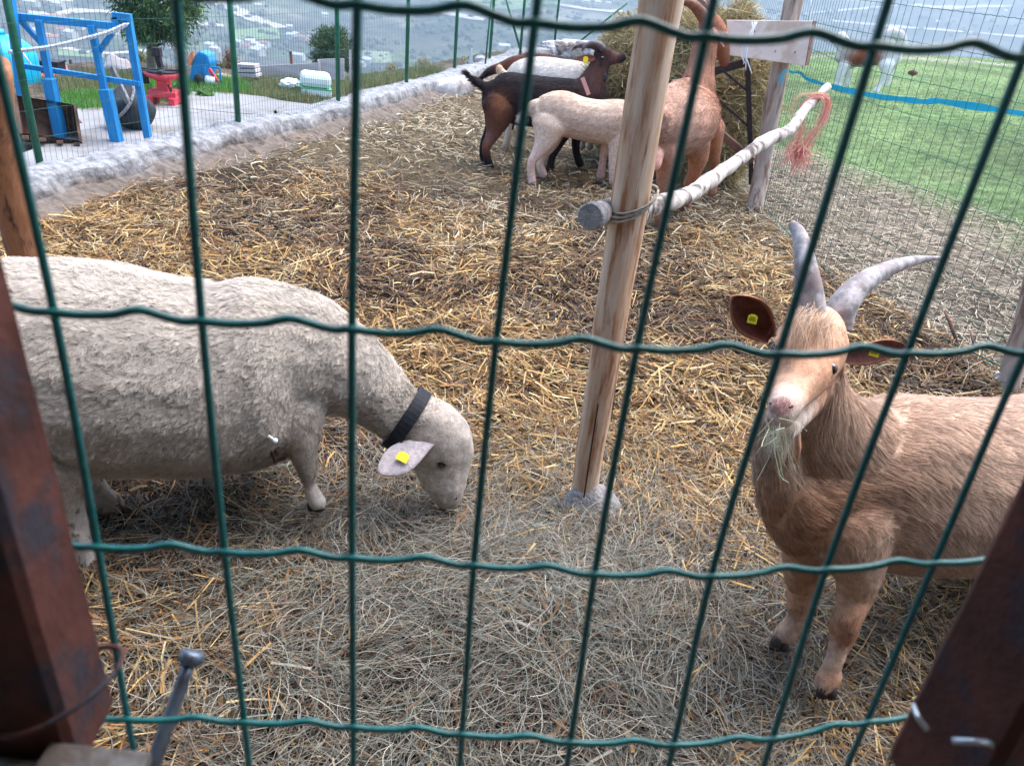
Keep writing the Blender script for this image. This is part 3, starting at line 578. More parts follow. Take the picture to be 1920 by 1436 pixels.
# ---- the grazing sheep
root = thing('sheep', 'cream woolly sheep with black collar, head down to the hay', 'sheep')
b = Beast((-.6, 1.86), (1, .24), .0085)
b.chain([(-110, 700, 165, 0, .8, WOOL), (-20, 690, 196, 0, .85, WOOL), (80, 688, 203, 0, .85, WOOL), (180, 695, 206, 0, .88, WOOL), (300, 708, 192, 0, .92, WOOL), (400, 712, 184, 0, .9, WOOL), (455, 705, 178, 0, .86, WOOL), (505, 680, 166, 0, .84, WOOL), (560, 672, 132, 0, .8, WOOL), (610, 685, 104, .01, .8, WOOL)], flow=-1)
b.chain([(580, 662, 106, 0, .85, WOOL), (645, 694, 84, .02, .85, WOOL), (700, 736, 66, .04, .82, WOOL), (742, 772, 54, .06, .84, WOOL), (775, 794, 52, .07, .88, WOOL)], flow=-1, side=b.n)
b.chain([(795, 795, 62, .08, .84, (190, 178, 168)), (822, 828, 66, .09, .82, (200, 194, 190)), (829, 866, 58, .10, .74, FACE), (834, 898, 45, .11, .74, FACE), (839, 922, 34, .115, .84, FACE), (840, 938, 24, .115, .95, (196, 186, 186))], flow=1, hair=.12)
b.chain([(545, 780, 70, .10, .7, WOOL), (562, 820, 42, .12, .8, (180, 170, 160)), (569, 850, 25, .13, 1, FACE), (576, 882, 18, .13, 1, (190, 178, 170)), (581, 908, 13.5, .13, 1, FACE), (586, 924, 16, .133, 1, FACE), (596, 943, 18, .135, 1, FACE)], hair=.15)
b.chain([(520, 800, 60, -.12, .7, WLD), (400, 830, 40, -.12, .9, WLD), (392, 870, 20, -.11, 1, FACE), (388, 905, 18, -.10, 1, FACE)], hair=.15)
b.chain([(60, 800, 120, .12, .6, WOOL), (110, 870, 78, .16, .7, (170, 158, 146)), (122, 930, 38, .18, 1, (190, 184, 180)), (140, 985, 24, .19, 1, FACE), (162, 1040, 20, .20, 1, FACE), (184, 1084, 26, .22, 1, FACE)], hair=.3)
b.chain([(100, 820, 90, -.05, .6, WLD), (150, 880, 40, -.04, 1, (180, 168, 158)), (180, 920, 24, -.02, 1, (180, 168, 160)), (212, 950, 24, 0, 1, (160, 140, 124))], hair=.15)
def psheep(V, N, C_):
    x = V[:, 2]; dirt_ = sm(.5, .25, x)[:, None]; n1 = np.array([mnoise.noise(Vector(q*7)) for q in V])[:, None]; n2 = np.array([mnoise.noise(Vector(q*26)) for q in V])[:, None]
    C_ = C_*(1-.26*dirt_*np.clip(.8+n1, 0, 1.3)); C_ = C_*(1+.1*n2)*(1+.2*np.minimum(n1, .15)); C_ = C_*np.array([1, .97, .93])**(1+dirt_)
    arm = np.exp(-((V-b.P(500, 840, .1))**2).sum(1)/.008)[:, None]; C_ = C_*(1-arm*.55)+arm*.5*np.array(S(92, 70, 56))
    eyeP = b.P(829, 872, .157); e = np.exp(-((V-eyeP)**2).sum(1)/.00022)[:, None]; C_ = C_*(1-e*.85); e = np.exp(-((V-b.P(848, 940, .135))**2).sum(1)/.00012)[:, None]; C_ = C_*(1-e*.6)
    sp = (np.array([mnoise.noise(Vector(q*60)) for q in V])[:, None] > .42) & (V[:, 2:3] < .2) & (V[:, 0:1] < -.85); return np.where(sp, C_*.25, C_)
FN = lambda P_: nrm(CP-P_)
e0 = b.P(812, 822, .15); e1 = b.P(708, 886, .20); ear(b, e0, e1, FN(e1)+np.array([0, 0, .5]), px(e0, 60), (204, 192, 194), (212, 206, 206), cup=-.22, th=.006, bs=.36, q_=1.35)
e0b = b.P(850, 800, -.03); e1b = b.P(880, 835, -.12); ear(b, e0b, e1b, (0, -1, .3), px(e0b, 40), (190, 170, 166), FACE, cup=.2, th=.005)
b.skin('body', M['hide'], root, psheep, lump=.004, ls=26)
cc0 = b.P(762, 786, .06); cT = nrm(b.P(812, 818, .09)-b.P(712, 754, .04))
def wool(P_, N):
    x_, y_ = pj(P_); head = x_ > 755+(y_-735)*-.55; pc = np.abs((P_-cc0)@cT) < .010
    return (P_[:, 2] > .2) & ~(pc & (x_ > 690)) & (~head | (y_ < 872-(x_-745)*.42))
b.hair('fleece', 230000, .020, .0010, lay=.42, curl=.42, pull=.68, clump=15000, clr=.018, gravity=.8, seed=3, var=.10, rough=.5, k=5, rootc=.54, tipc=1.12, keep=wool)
b.hair('poll_wool', 9000, .014, .0014, lay=.55, curl=.5, clump=1300, clr=.014, gravity=.3, seed=41, var=.12, rough=.5, k=5, rootc=.5, tipc=1.1, keep=lambda P_, N: wool(P_, N) & (pj(P_)[0] > 755-(pj(P_)[1]-735)*.55))
_e, _n = b.surf(856, 934, 6); ball('nostril', _e-_n*.001, .0042, M['hoof'], root, (.8, .8, 1.2))
b.hair('face_hair', 12000, .022, .0009, lay=.3, gravity=.1, seed=4, rough=.3, k=3, keep=lambda P_, N: ~wool(P_, N) & ~((np.abs((P_-cc0)@cT) < .01) & (P_[:, 2] > .25)))
_e, _n = b.surf(829, 872); ball('eye', _e-_n*.0065, .0125, M['eye'], root, (1.15, .9, .85))
mb = MB(); mb.tube(curve([_e+np.array(q)*.001+_n*.003 for q in ((-15, 0, 5), (-7, 0, 10), (3, 0, 10), (12, 0, 3))], 5), [.0015]*16, 6); mb.build('eyelid', M['hoof'], root, True)
mb = MB(); c0 = cc0; Tn_ = cT; sdv = nrm(b.n-Tn_*(b.n@Tn_)); un = np.cross(sdv, Tn_); rc = px(c0, 64)
ring = [c0+(sdv*math.cos(a)*.9+un*math.sin(a))*rc for a in np.linspace(0, 2*math.pi, 41)]; wdt = px(c0, 26); V = []
for q in ring:
    o_ = nrm(q-c0); V += [q-Tn_*wdt/2, q+Tn_*wdt/2, q+Tn_*wdt/2+o_*.004, q-Tn_*wdt/2+o_*.004]
mb.add(V, [(i*4+j, i*4+(j+1) % 4, i*4+4+(j+1) % 4, i*4+4+j) for i in range(40) for j in range(4)]); mb.build('collar', M['collar'], root)
et = e0*.45+e1*.55+FN(e1)*.012; tg, s_, u_, n_ = tagplate('ear_tag', et, FN(e1)+np.array([0, 0, .5]), (.3, 0, 1), px(et, 22), px(et, 19), root)
tb = MB()
for q in range(0): tb.bar(et+s_*(q-2.5)*px(et, 3)+n_*.003-u_*px(et, 5), et+s_*(q-2.5)*px(et, 3)+n_*.003+u_*px(et, 1.5), .0006, .0006)
for q in (b.P(592, 952, .135), b.P(177, 1094, .22), b.P(222, 962, 0.), b.P(388, 912, -.1)): hoofs('hoof', q+np.array([.0, 0, .008]), .022, root)
mb = MB()
for (x_, y_, x2, y2) in ((482, 820, 478, 862), (505, 830, 515, 868), (490, 822, 492, 850), (515, 835, 520, 855)): mb.tube([b.P(x_, y_, .16), b.P((x_+x2)/2+2, (y_+y2)/2, .17), b.P(x2, y2, .17)], [.012, .008, .002], 7)
mb.build('matted_wool_tassel', mat('matted_wool', S(64, 48, 42), .95, S(92, 70, 56), 60), root, True)
ball('teat_tag', b.P(516, 826, .21), .007, M['white'], root); mb = MB(); mb.bar(b.P(503, 817, .21), b.P(511, 823, .21), .006, .005); mb.build('teat_clip', M['white'], root)
settle(root)

# ---- the tan goat looking at the camera
TAN = (198, 166, 144); TAN2 = (214, 186, 166); RED = (188, 142, 112); PINK = (198, 150, 140)
root = thing('goat', 'tan goat with grey horns staring at the camera, hay in its mouth', 'goat')
b = Beast((.8, 1.47), (-.87, -.5), .0065)
b.chain([(2330, 880, 120, 0, .7, TAN), (2230, 885, 168, 0, .75, TAN), (2080, 895, 185, 0, .8, TAN), (1950, 905, 180, 0, .8, TAN), (1840, 915, 178, 0, .8, TAN), (1730, 912, 178, 0, .76, TAN), (1630, 900, 170, 0, .70, TAN), (1550, 912, 136, 0, .68, RED), (1500, 935, 92, .01, .75, RED)], flow=-1, hair=1.1)
b.chain([(1598, 862, 118, 0, .7, TAN), (1550, 812, 96, 0, .66, TAN), (1530, 752, 72, 0, .7, TAN), (1524, 690, 56, -.01, .8, TAN)], flow=-1, hair=1.2)
b.chain([(1448, 790, 32, .0, .8, TAN), (1456, 860, 50, .0, .75, TAN), (1476, 945, 56, 0, .7, RED), (1505, 1000, 52, 0, .7, RED)], hair=1.)
b.chain([(1536, 612, 46, -.02, 1.1, TAN2), (1524, 640, 62, .0, 1.06, (204, 158, 128)), (1512, 672, 63, .03, 1.02, (198, 148, 116)), (1498, 708, 52, .07, 1.0, (200, 152, 122)), (1483, 738, 37, .10, 1.0, (208, 166, 140)), (1470, 762, 28, .13, 1.1, (216, 190, 178)), (1467, 786, 22, .138, 1.15, (214, 190, 180))], flow=1, hair=.35, side=R)
b.chain([(1530, 700, 50, .0, .8, (186, 134, 104)), (1510, 745, 44, .03, .8, (196, 146, 118)), (1490, 782, 28, .085, .9, (222, 206, 194)), (1478, 806, 20, .11, 1, (226, 216, 206))], flow=1, hair=.5, side=R)
b.chain([(1464, 640, 15, .03, 1, (206, 164, 134)), (1457, 652, 15, .035, 1, (188, 138, 108)), (1456, 664, 12, .03, 1, (196, 150, 124))], flow=1, hair=.3, side=R)
for (x_, y_, c_) in ((1568, 688, 22),): b.chain([(x_*.97+1510*.03, y_-24, c_*.62, .045, 1, (206, 164, 134)), (x_, y_-11, c_*.6, .048, 1, (188, 138, 108)), (x_+(7 if x_ > 1500 else -5), y_+3, c_*.5, .035, 1, (196, 150, 124))], flow=1, hair=.3, side=R)
b.chain([(1600, 990, 90, .08, .6, TAN), (1612, 1060, 58, .09, .7, TAN), (1604, 1115, 38, .10, .85, RED), (1588, 1160, 27, .12, 1, RED), (1582, 1182, 27, .12, 1, (176, 122, 92)), (1572, 1215, 19, .13, 1, TAN), (1561, 1248, 18, .14, 1, TAN), (1556, 1266, 23, .145, 1, RED), (1546, 1284, 21, .15, 1, TAN)], hair=.45)
b.chain([(1530, 1000, 80, -.04, .6, RED), (1508, 1065, 44, -.03, .8, RED), (1504, 1100, 28, -.03, 1, RED), (1499, 1125, 24, -.02, 1, RED), (1492, 1155, 17, -.02, 1, TAN), (1486, 1174, 20, -.01, 1, RED), (1468, 1194, 20, 0, 1, TAN)], hair=.45)
HB = b.B-b.h*.95
for o_, q_ in ((.1, 0), (-.1, .06)):
    rows = [(-.02+q_, .52, .11, TAN), (.04+q_, .40, .075, TAN), (-.06+q_, .28, .04, RED), (-.05+q_, .15, .026, RED), (-.01+q_, .03, .028, RED)]
    A = curve([[*(HB+b.h*r0+b.n*o_+np.array([0, 0, z_])), rr, 1, *S(*c_)] for r0, z_, rr, c_ in rows], 5)
    b.ch.append(dict(P=A[:, :3], r=A[:, 3], a=A[:, 4]*.8, c=A[:, 5:8], T=nrm(np.gradient(A[:, :3], axis=0)), side=b.n, hair=.5))
hc = b.P(1500, 700, .03)
def pgoat(V, N, C_):
    n1 = np.array([mnoise.noise(Vector(q*9)) for q in V])[:, None]; n2 = np.array([mnoise.noise(Vector((q[0]*12, q[1]*12, q[2]*40))) for q in V])[:, None]; C_ = C_*(1+.16*n1+.12*n2)
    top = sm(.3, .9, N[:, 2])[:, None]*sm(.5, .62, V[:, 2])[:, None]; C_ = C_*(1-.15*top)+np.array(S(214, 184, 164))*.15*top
    nz_ = b.P(1466, 766, .20); e = np.exp(-((V-nz_)**2).sum(1)/.0006)[:, None]; qx, qy = pj(V); fr = ((N@nrm(CP-hc)) > .1)&(np.linalg.norm(V-hc, axis=1) < .2); e = (sm(1.35, .75, np.hypot((qx-1472)/37, (qy-776)/38))*fr)[:, None]; C_ = C_*(1-.55*e)+np.array(S(208, 188, 174))*.55*e; e = (sm(1.2, .8, np.hypot((qx-1464)/22, (qy-762)/17))*fr)[:, None]; C_ = C_*(1-.9*e)+np.array(S(160, 114, 112))*.9*e; e = (sm(1.3, .4, np.hypot((qx-1512)/30, (qy-625)/38))*fr)[:, None]; C_ = C_*(1-.5*e)+np.array(S(236, 212, 194))*.5*e
    for x_, y_ in ((1455, 758), (1480, 765)):
        q = np.exp(-((V-b.P(x_, y_, .165))**2).sum(1)/.00005)[:, None]; C_ = C_*(1-.75*q)
    for x_, y_ in ((1437, 650), (1567, 690)):
        q = np.exp(-((V-b.P(x_, y_, .05))**2).sum(1)/.0005)[:, None]; C_ = C_*(1-.35*q)+np.array(S(228, 206, 192))*.35*q
        q = np.exp(-((V-b.P(x_, y_, .06))**2).sum(1)/.00012)[:, None]; C_ = C_*(1-.8*q)
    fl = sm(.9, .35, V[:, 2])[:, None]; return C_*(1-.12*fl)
EIN = (92, 54, 48)
ea0 = b.P(1448, 638, -.01); ea1 = b.P(1374, 556, -.035); ear(b, ea0, ea1, FN(ea1)+np.array([-.1, 0, .1]), px(ea0, 70), EIN, (176, 122, 94), cup=.8, th=.005, bs=.28, q_=1.0)
eb0 = b.P(1578, 672, -.01); eb1 = b.P(1702, 652, -.05); ear(b, eb0, eb1, FN(eb1)+np.array([0, 0, -.25]), px(eb0, 54), EIN, (170, 112, 88), cup=.8, th=.005, bs=.3, q_=1.0)
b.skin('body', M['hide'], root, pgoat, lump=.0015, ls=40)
hs, he = hc+0, 0
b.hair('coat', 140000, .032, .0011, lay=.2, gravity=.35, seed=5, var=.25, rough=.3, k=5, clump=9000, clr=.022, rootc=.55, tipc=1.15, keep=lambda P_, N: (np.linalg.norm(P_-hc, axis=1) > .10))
b.hair('face_hair', 22000, .020, .0007, lay=.18, gravity=.1, seed=6, var=.28, rough=.28, k=4, clump=3500, clr=.012, rootc=.6, keep=lambda P_, N: (np.linalg.norm(P_-hc, axis=1) <= .125))
def locks(name, pts, n, L0, L1, wd, cols, seed, parent, spread=.012, dirs=None, down=1.0):
    g = np.random.default_rng(seed); i = g.integers(0, len(pts), n); P0 = np.array(pts)[i]+g.normal(0, spread, (n, 3)); D = nrm(np.array(dirs)[i]+g.normal(0, .22, (n, 3))); Ln = g.uniform(L0, L1, n); t = np.linspace(0, 1, 6)
    P = P0[:, None]+D[:, None]*(t[None, :, None]*Ln[:, None, None]); P[:, :, 2] -= (t**2)[None]*(Ln*.5*down)[:, None]; s_ = nrm(g.normal(0, 1, (n, 3))); A = np.array([S(*q) for q in cols])
    return ribbons(name, P, np.full(n, wd/2), s_, A[g.integers(0, len(A), n)]*g.uniform(.8, 1.15, (n, 1)), M['fur'], parent, np.linspace(1, .3, 6))
toC = FN(hc)
locks('forelock', [b.P(x_, y_, .04) for x_, y_ in ((1510, 590), (1530, 588), (1550, 598), (1490, 604), (1522, 610), (1545, 618), (1500, 622))], 1100, .03, .06, .0009, [(214, 186, 162), (190, 150, 120), (226, 206, 186)], 8, root, .009, [toC*.8+np.array([-.25, 0, -.5])]*3+[toC*.8+np.array([.1, 0, -.7])]*4)
locks('beard', [b.P(x_, y_, .11) for x_, y_ in ((1450, 806), (1466, 812), (1482, 806), (1472, 800))], 260, .015, .04, .0008, [(226, 220, 206), (206, 190, 170)], 9, root, .006, [(0, -.1, -1)]*4)
horn('horn', [b.P(1521, 605, -.02), b.P(1518, 560, -.03), b.P(1512, 510, -.05), b.P(1506, 468, -.08), b.P(1496, 436, -.11), b.P(1484, 420, -.13)], [px(hc, q) for q in (29, 27, 22, 17, 13, 7)], M['horn'], root)
horn('horn', [b.P(1566, 616, -.02), b.P(1580, 574, -.03), b.P(1614, 534, -.05), b.P(1660, 507, -.07), b.P(1710, 490, -.09), b.P(1762, 483, -.11)], [px(hc, q) for q in (31, 28, 23, 17, 11, 3)], M['horn'], root)
for x_, y_ in ((1441, 650), (1567, 690)):
    e_, n_ = b.surf(x_+(5 if x_ < 1500 else -3), y_, 6); o_ = ball('eye', e_-n_*px(e_, 6.5), px(e_, 12.5), M['eye'], root)
    mb = MB(); sx = nrm(np.cross(n_, (0, 0, 1))); sz = np.cross(sx, n_); mb.tube([e_-n_*px(e_, 2)+(sx*math.cos(a)*1.15+sz*math.sin(a)*.75)*px(e_, 10) for a in np.linspace(0, 6.28, 22)], px(e_, 1.8), 7); mb.build('eyelid', mat('eyelid', S(120, 84, 70), .7), root, True)
for x_, y_ in ((1446, 756), (1480, 763)): _e, _n = b.surf(x_, y_, 5); mb = MB(); sg = -1 if x_ < 1460 else 1; mb.tube(curve([b.surf(x_+sg*q[0], y_+q[1], 4)[0]-_n*.0022 for q in ((-4, 3), (1, 0), (6, 0), (9, 4))], 4), [.0012, .0019, .0026, .003, .0032, .0032, .003, .003, .0028, .0026, .002, .0016, .0012], 8); mb.build('nostril', M['hoof'], root, True)
mb = MB(); mb.tube(curve([b.surf(*q, 5)[0]-nrm(CP-b.P(1466, 790, .1))*.0005 for q in ((1444, 790), (1456, 797), (1472, 798), (1490, 790), (1502, 778))], 4), .0011, 6); mb.build('mouth', M['hoof'], root, True)
for e_, d_ in ((b.P(1411, 598, -.015), (FN(ea1))), (b.P(1640, 660, -.02), FN(eb1))):
    tg, s_, u_, n_ = tagplate('ear_tag', e_+FN(e_)*.012, d_, (0, 0, 1), px(e_, 17), px(e_, 17), root)
w0 = b.P(1494, 812, .08); mb = MB(); mb.tube([w0, b.P(1495, 840, .075), b.P(1492, 866, .075)], [.006, .007, .005], 8); o_ = mb.build('wattle', mat('goat_wattle', S(208, 160, 130), .9, S(190, 140, 110), 60), root, True)
for q in (b.P(1546, 1298, .155), b.P(1458, 1210, 0.)): hoofs('hoof', q+np.array([0, -.004, .01]), .022, root)
for o_, q_ in ((.1, 0), (-.1, .06)): hoofs('hoof', HB+b.h*q_+b.n*o_+np.array([0, 0, .015]), .022, root)
settle(root)
g_ = np.random.default_rng(77); Ps = []; n = 20; m0 = b.P(1460, 798, .165)
for i in range(n):
    a_ = m0+g_.normal(0, .010, 3); e_ = b.P(1460+g_.normal(0, 34), 845+g_.uniform(-40, 75), .165+g_.normal(0, .012)); md = (a_+e_)/2+g_.normal(0, .008, 3); Ps.append(curve([a_, md, e_], 3)[:7])
for (pts) in ([(1450, 800), (1452, 840), (1462, 890), (1480, 905)], [(1462, 800), (1475, 840), (1484, 880), (1500, 915)], [(1455, 800), (1470, 870), (1530, 940), (1600, 990)], [(1470, 805), (1490, 880), (1560, 950), (1650, 1010)]):
    A = curve([b.P(x_, y_, .19) for x_, y_ in pts], 3); Ps.append(A[np.linspace(0, len(A)-1, 7).astype(int)])
Ps = np.array(Ps); c_ = np.array([S(*q) for q in ((196, 206, 172), (214, 214, 190), (170, 182, 150))])[g_.integers(0, 3, len(Ps))]
o_ = ribbons('hay_wisp', Ps, np.full(len(Ps), .0007), nrm(g_.normal(0, 1, (len(Ps), 3))), c_, M['straw']); tag(o_, 'pale green wisp of hay hanging from the mouth of the tan goat', 'hay')

# ---- four-legged helper for the goats at the hayrack
DKB = (40, 32, 36); BRN = (120, 78, 60); ORG = (176, 112, 74)
def tufttail(b, name, pts, n, L_, cols, parent, wd=.003, sp=.008, down=.3):
    P = [b.P(*q) for q in pts]; D = [nrm(P[-1]-P[0])]*len(P); return locks(name, P, n, L_*.5, L_, wd, cols, 12, parent, sp, D, down)
# black goat
root = thing('goat', 'black and brown goat with backswept horns, nose up at the hay bale', 'goat')
b = Beast((-.05, 6.55), (1, .15), .012)
b.chain([(925, 178, 28, 0, .8, DKB), (945, 180, 42, 0, .74, DKB), (975, 187, 46, 0, .76, DKB), (1020, 192, 45, 0, .8, DKB), (1065, 192, 42, 0, .78, DKB), (1100, 191, 38, 0, .72, DKB), (1122, 196, 30, 0, .75, (70, 50, 48))], flow=-1)
b.chain([(1090, 185, 36, 0, .75, DKB), (1108, 160, 27, 0, .75, (110, 78, 74)), (1122, 130, 20, 0, .8, (110, 78, 72)), (1130, 108, 17, 0, .85, (60, 42, 44))], flow=-1)
b.chain([(1124, 104, 15, 0, .8, DKB), (1136, 104, 15, 0, .85, (84, 58, 54)), (1148, 109, 12, 0, .8, (112, 78, 72)), (1159, 110, 10, 0, .85, (70, 50, 52)), (1167, 108, 9, 0, .9, (28, 24, 28))], flow=1, hair=.4)
b.chain([(918, 166, 10, 0, 1, DKB), (905, 160, 8, 0, 1, DKB), (893, 153, 7, 0, 1, (50, 36, 38)), (882, 145, 4, 0, 1, (50, 36, 38))], hair=1.4)
b.chain([(938, 200, 36, .07, .6, (92, 58, 50)), (932, 228, 24, .08, .7, BRN), (924, 252, 14, .08, .85, (130, 92, 84)), (912, 276, 9, .09, 1, BRN), (914, 298, 7.5, .09, 1, DKB), (920, 318, 9, .10, 1, DKB)], hair=.5)
b.chain([(935, 205, 30, -.07, .6, DKB), (924, 240, 16, -.08, .8, DKB), (908, 268, 8, -.09, 1, DKB), (905, 285, 7, -.09, 1, DKB), (908, 300, 8, -.09, 1, DKB)], hair=.5)
b.chain([(1085, 215, 26, .06, .6, DKB), (1060, 250, 13, .06, .8, DKB), (1042, 280, 8.5, .06, 1, DKB), (1034, 300, 7, .06, 1, DKB), (1031, 321, 9, .06, 1, DKB)], hair=.5)
b.chain([(1095, 215, 26, -.06, .6, DKB), (1082, 255, 11, -.06, .8, DKB), (1080, 282, 7.5, -.06, 1, DKB), (1087, 308, 8, -.06, 1, DKB)], hair=.5)
def pblack(V, N, C_):
    for x_, y_, s_, c_ in ((940, 182, .006, ORG), (936, 205, .004, ORG), (1075, 168, .004, (96, 62, 44)), (912, 268, .002, ORG)):
        e = np.exp(-((V-b.P(x_, y_, .17))**2).sum(1)/s_)[:, None]*.55; C_ = C_*(1-e)+np.array(S(*c_))*e
    return C_
e0 = b.P(1116, 110, .07); e1 = b.P(1083, 110, .11); ear(b, e0, e1, FN(e1), px(e0, 13), (120, 70, 58), (80, 48, 44), cup=.3, th=.005)
b.skin('body', M['hide'], root, pblack); b.hair('coat', 28000, .032, .0032, lay=.22, gravity=.4, seed=15, var=.4, rough=.3, k=4, clump=2600, clr=.04, rootc=.75)
horn('horn', [b.P(1130, 92, .03), b.P(1122, 84, .035), b.P(1108, 82, .04), b.P(1096, 88, .05), b.P(1091, 97, .06)], [px(e0, q) for q in (7, 6.5, 5, 3.5, 1)], M['darkhorn'], root)
horn('horn', [b.P(1126, 94, -.03), b.P(1112, 87, -.04), b.P(1096, 85, -.05), b.P(1080, 88, -.06), b.P(1072, 96, -.07)], [px(e0, q) for q in (7, 6, 5, 3, 1)], M['darkhorn'], root)
tufttail(b, 'tail_tuft', [(893, 153, 0), (883, 146, 0), (878, 141, 0)], 500, .07, [(30, 24, 26), (60, 40, 36)], root)
tagplate('ear_tag', b.P(1098, 112, .125), FN(e1), (0, 0, 1), px(e0, 9), px(e0, 11), root)
ball('eye', b.P(1129, 109, .082), .012, M['eye'], root); ball('wattle', b.P(1134, 145, .05), .02, M['black'], root, (1, 1, 1.6))
mb = MB(); cA = b.P(1093, 148, .13); mb.bar(b.P(1092, 146, .155), b.P(1104, 178, .17), .03, .008, up=b.n); mb.build('collar', M['pinkcollar'], root)
for q in ((920, 321, .1), (908, 303, -.09), (1031, 324, .06), (1087, 311, -.06)): hoofs('hoof', b.P(*q)+np.array([0, 0, .02]), .03, root)
settle(root)
# white goat behind it
root = thing('goat', 'white backed goat hidden behind the black goat', 'goat'); WH = (228, 220, 210)
b = Beast((.15, 7.25), (1, .1), .014)
b.chain([(955, 160, 22, 0, .8, (220, 196, 170)), (975, 155, 38, 0, .8, WH), (1010, 152, 42, 0, .85, WH), (1050, 156, 42, 0, .85, WH), (1085, 160, 40, 0, .8, WH), (1110, 168, 32, 0, .8, WH)], flow=-1)
b.chain([(1105, 165, 28, 0, .8, WH), (1125, 180, 20, 0, .8, WH), (1140, 192, 14, 0, .8, (180, 150, 130)), (1152, 200, 9, 0, .9, (150, 120, 104))], flow=1, hair=.4)
b.chain([(945, 142, 8, 0, 1, (222, 184, 148)), (938, 133, 8, 0, 1, (222, 184, 148)), (936, 126, 6, 0, 1, (226, 196, 160))], hair=.6)
for x_, o_ in ((965, .07), (985, -.07)): b.chain([(x_, 180, 26, o_, .6, WH), (x_-6, 210, 14, o_, .8, WH), (x_-12, 235, 8, o_, 1, (220, 200, 180)), (x_-12, 255, 7, o_, 1, (200, 180, 160)), (x_-18, 278, 8, o_, 1, (180, 160, 140))], hair=.4)
for x_, o_ in ((1090, .06), (1105, -.06)): b.chain([(x_, 185, 20, o_, .6, WH), (x_+2, 225, 9, o_, .9, WH), (x_+2, 250, 6.5, o_, 1, WH), (x_, 276, 8, o_, 1, (200, 180, 160))], hair=.4)
b.skin('body', M['hide'], root); b.hair('coat', 12000, .03, .0045, lay=.2, gravity=.4, seed=16, var=.15, rough=.3, k=3)
for x_, y_, o_ in ((947, 281, .07), (967, 281, -.07), (1090, 279, .06), (1105, 279, -.06)): hoofs('hoof', b.P(x_, y_, o_)+np.array([0, 0, .02]), .03, root)
settle(root)
# dark brown goat furthest back
root = thing('goat', 'reddish brown goat with a black tail, furthest of the goats at the hay', 'goat')
b = Beast((.0, 8.0), (1, .12), .015); BB = (112, 70, 58)
b.chain([(945, 128, 14, 0, .8, BB), (962, 130, 24, 0, .8, BB), (985, 136, 35, 0, .8, BB), (1015, 140, 36, 0, .8, (90, 60, 54)), (1055, 144, 34, 0, .8, (70, 50, 50)), (1085, 146, 28, 0, .8, (70, 50, 50))], flow=-1)
b.chain([(948, 126, 10, 0, 1, BB), (930, 130, 9, 0, 1, (60, 42, 44)), (916, 136, 7, 0, 1, (36, 30, 36)), (905, 145, 4, 0, 1, (30, 26, 32))], hair=1.3)
b.chain([(1080, 146, 22, 0, .8, (70, 50, 50)), (1098, 168, 15, 0, .8, (70, 50, 50)), (1108, 190, 10, 0, .8, (60, 44, 44))], hair=.5)
for x_, o_ in ((965, .07), (980, -.07), (1062, .06), (1075, -.06)): b.chain([(x_, 155, 18, o_, .6, BB), (x_-3, 190, 9, o_, .8, BB), (x_-5, 215, 6, o_, 1, DKB), (x_-6, 240, 6.5, o_, 1, DKB)], hair=.4)
b.skin('body', M['hide'], root); b.hair('coat', 10000, .035, .0045, lay=.2, gravity=.4, seed=17, var=.3, rough=.2, k=3)
tufttail(b, 'tail_tuft', [(918, 135, 0), (908, 142, 0), (904, 146, 0)], 500, .07, [(26, 22, 28), (44, 32, 34)], root)
settle(root)
# pale goat
PA = (238, 208, 184)
root = thing('goat', 'pale peach goat with a fluffy tail, front half behind the peeled post', 'goat')
b = Beast((.3, 6.2), (1, .1), .012)
b.chain([(1012, 212, 22, 0, .8, PA), (1026, 210, 34, 0, .75, PA), (1052, 213, 41, 0, .75, PA), (1085, 222, 39, 0, .8, PA), (1120, 229, 40, 0, .8, PA), (1155, 229, 41, 0, .75, PA), (1185, 229, 37, 0, .7, PA), (1205, 232, 30, 0, .75, PA)], flow=-1)
b.chain([(1190, 228, 30, 0, .8, PA), (1205, 250, 22, 0, .8, PA), (1212, 275, 18, 0, .8, PA), (1215, 300, 13, 0, .8, (200, 160, 140)), (1216, 318, 9, 0, .9, (190, 150, 136))], flow=1, hair=.4)
b.chain([(1016, 196, 12, 0, 1, PA), (1002, 199, 11, 0, 1, (230, 206, 186)), (988, 208, 8, 0, 1, (230, 216, 200)), (978, 218, 4, 0, 1, (230, 220, 208))], hair=1.6)
b.chain([(1030, 235, 34, .06, .6, PA), (1022, 262, 22, .07, .7, PA), (1010, 284, 13, .08, .9, (228, 196, 176)), (997, 304, 9, .09, 1, (228, 190, 170)), (996, 325, 8, .09, 1, (226, 190, 170)), (998, 344, 9.5, .10, 1, (214, 180, 164))], hair=.4)
b.chain([(1035, 240, 30, -.07, .6, PA), (1030, 268, 18, -.08, .8, PA), (1018, 292, 9, -.09, 1, PA), (1012, 310, 7.5, -.09, 1, PA), (1020, 330, 9, -.09, 1, (214, 180, 164))], hair=.4)
b.chain([(1165, 255, 26, .06, .6, PA), (1152, 285, 12, .07, .85, PA), (1149, 310, 8.5, .07, 1, PA), (1150, 342, 9, .07, 1, (214, 180, 164))], hair=.4)
b.chain([(1150, 255, 22, -.06, .6, PA), (1134, 285, 10, -.06, .85, (206, 166, 144)), (1130, 305, 7.5, -.06, 1, (206, 166, 144)), (1126, 332, 9, -.06, 1, (200, 160, 140))], hair=.4)
def ppale(V, N, C_):
    n1 = np.array([mnoise.noise(Vector(q*9)) for q in V])[:, None]; lo = sm(.5, .25, V[:, 2])[:, None]; return C_*(1+.14*n1)*(1+lo*np.array([.02, .0, .06]))
b.skin('body', M['hide'], root, ppale); b.hair('coat', 30000, .026, .0030, lay=.15, gravity=.35, seed=18, var=.22, rough=.35, k=4, clump=2600, clr=.04, rootc=.75)
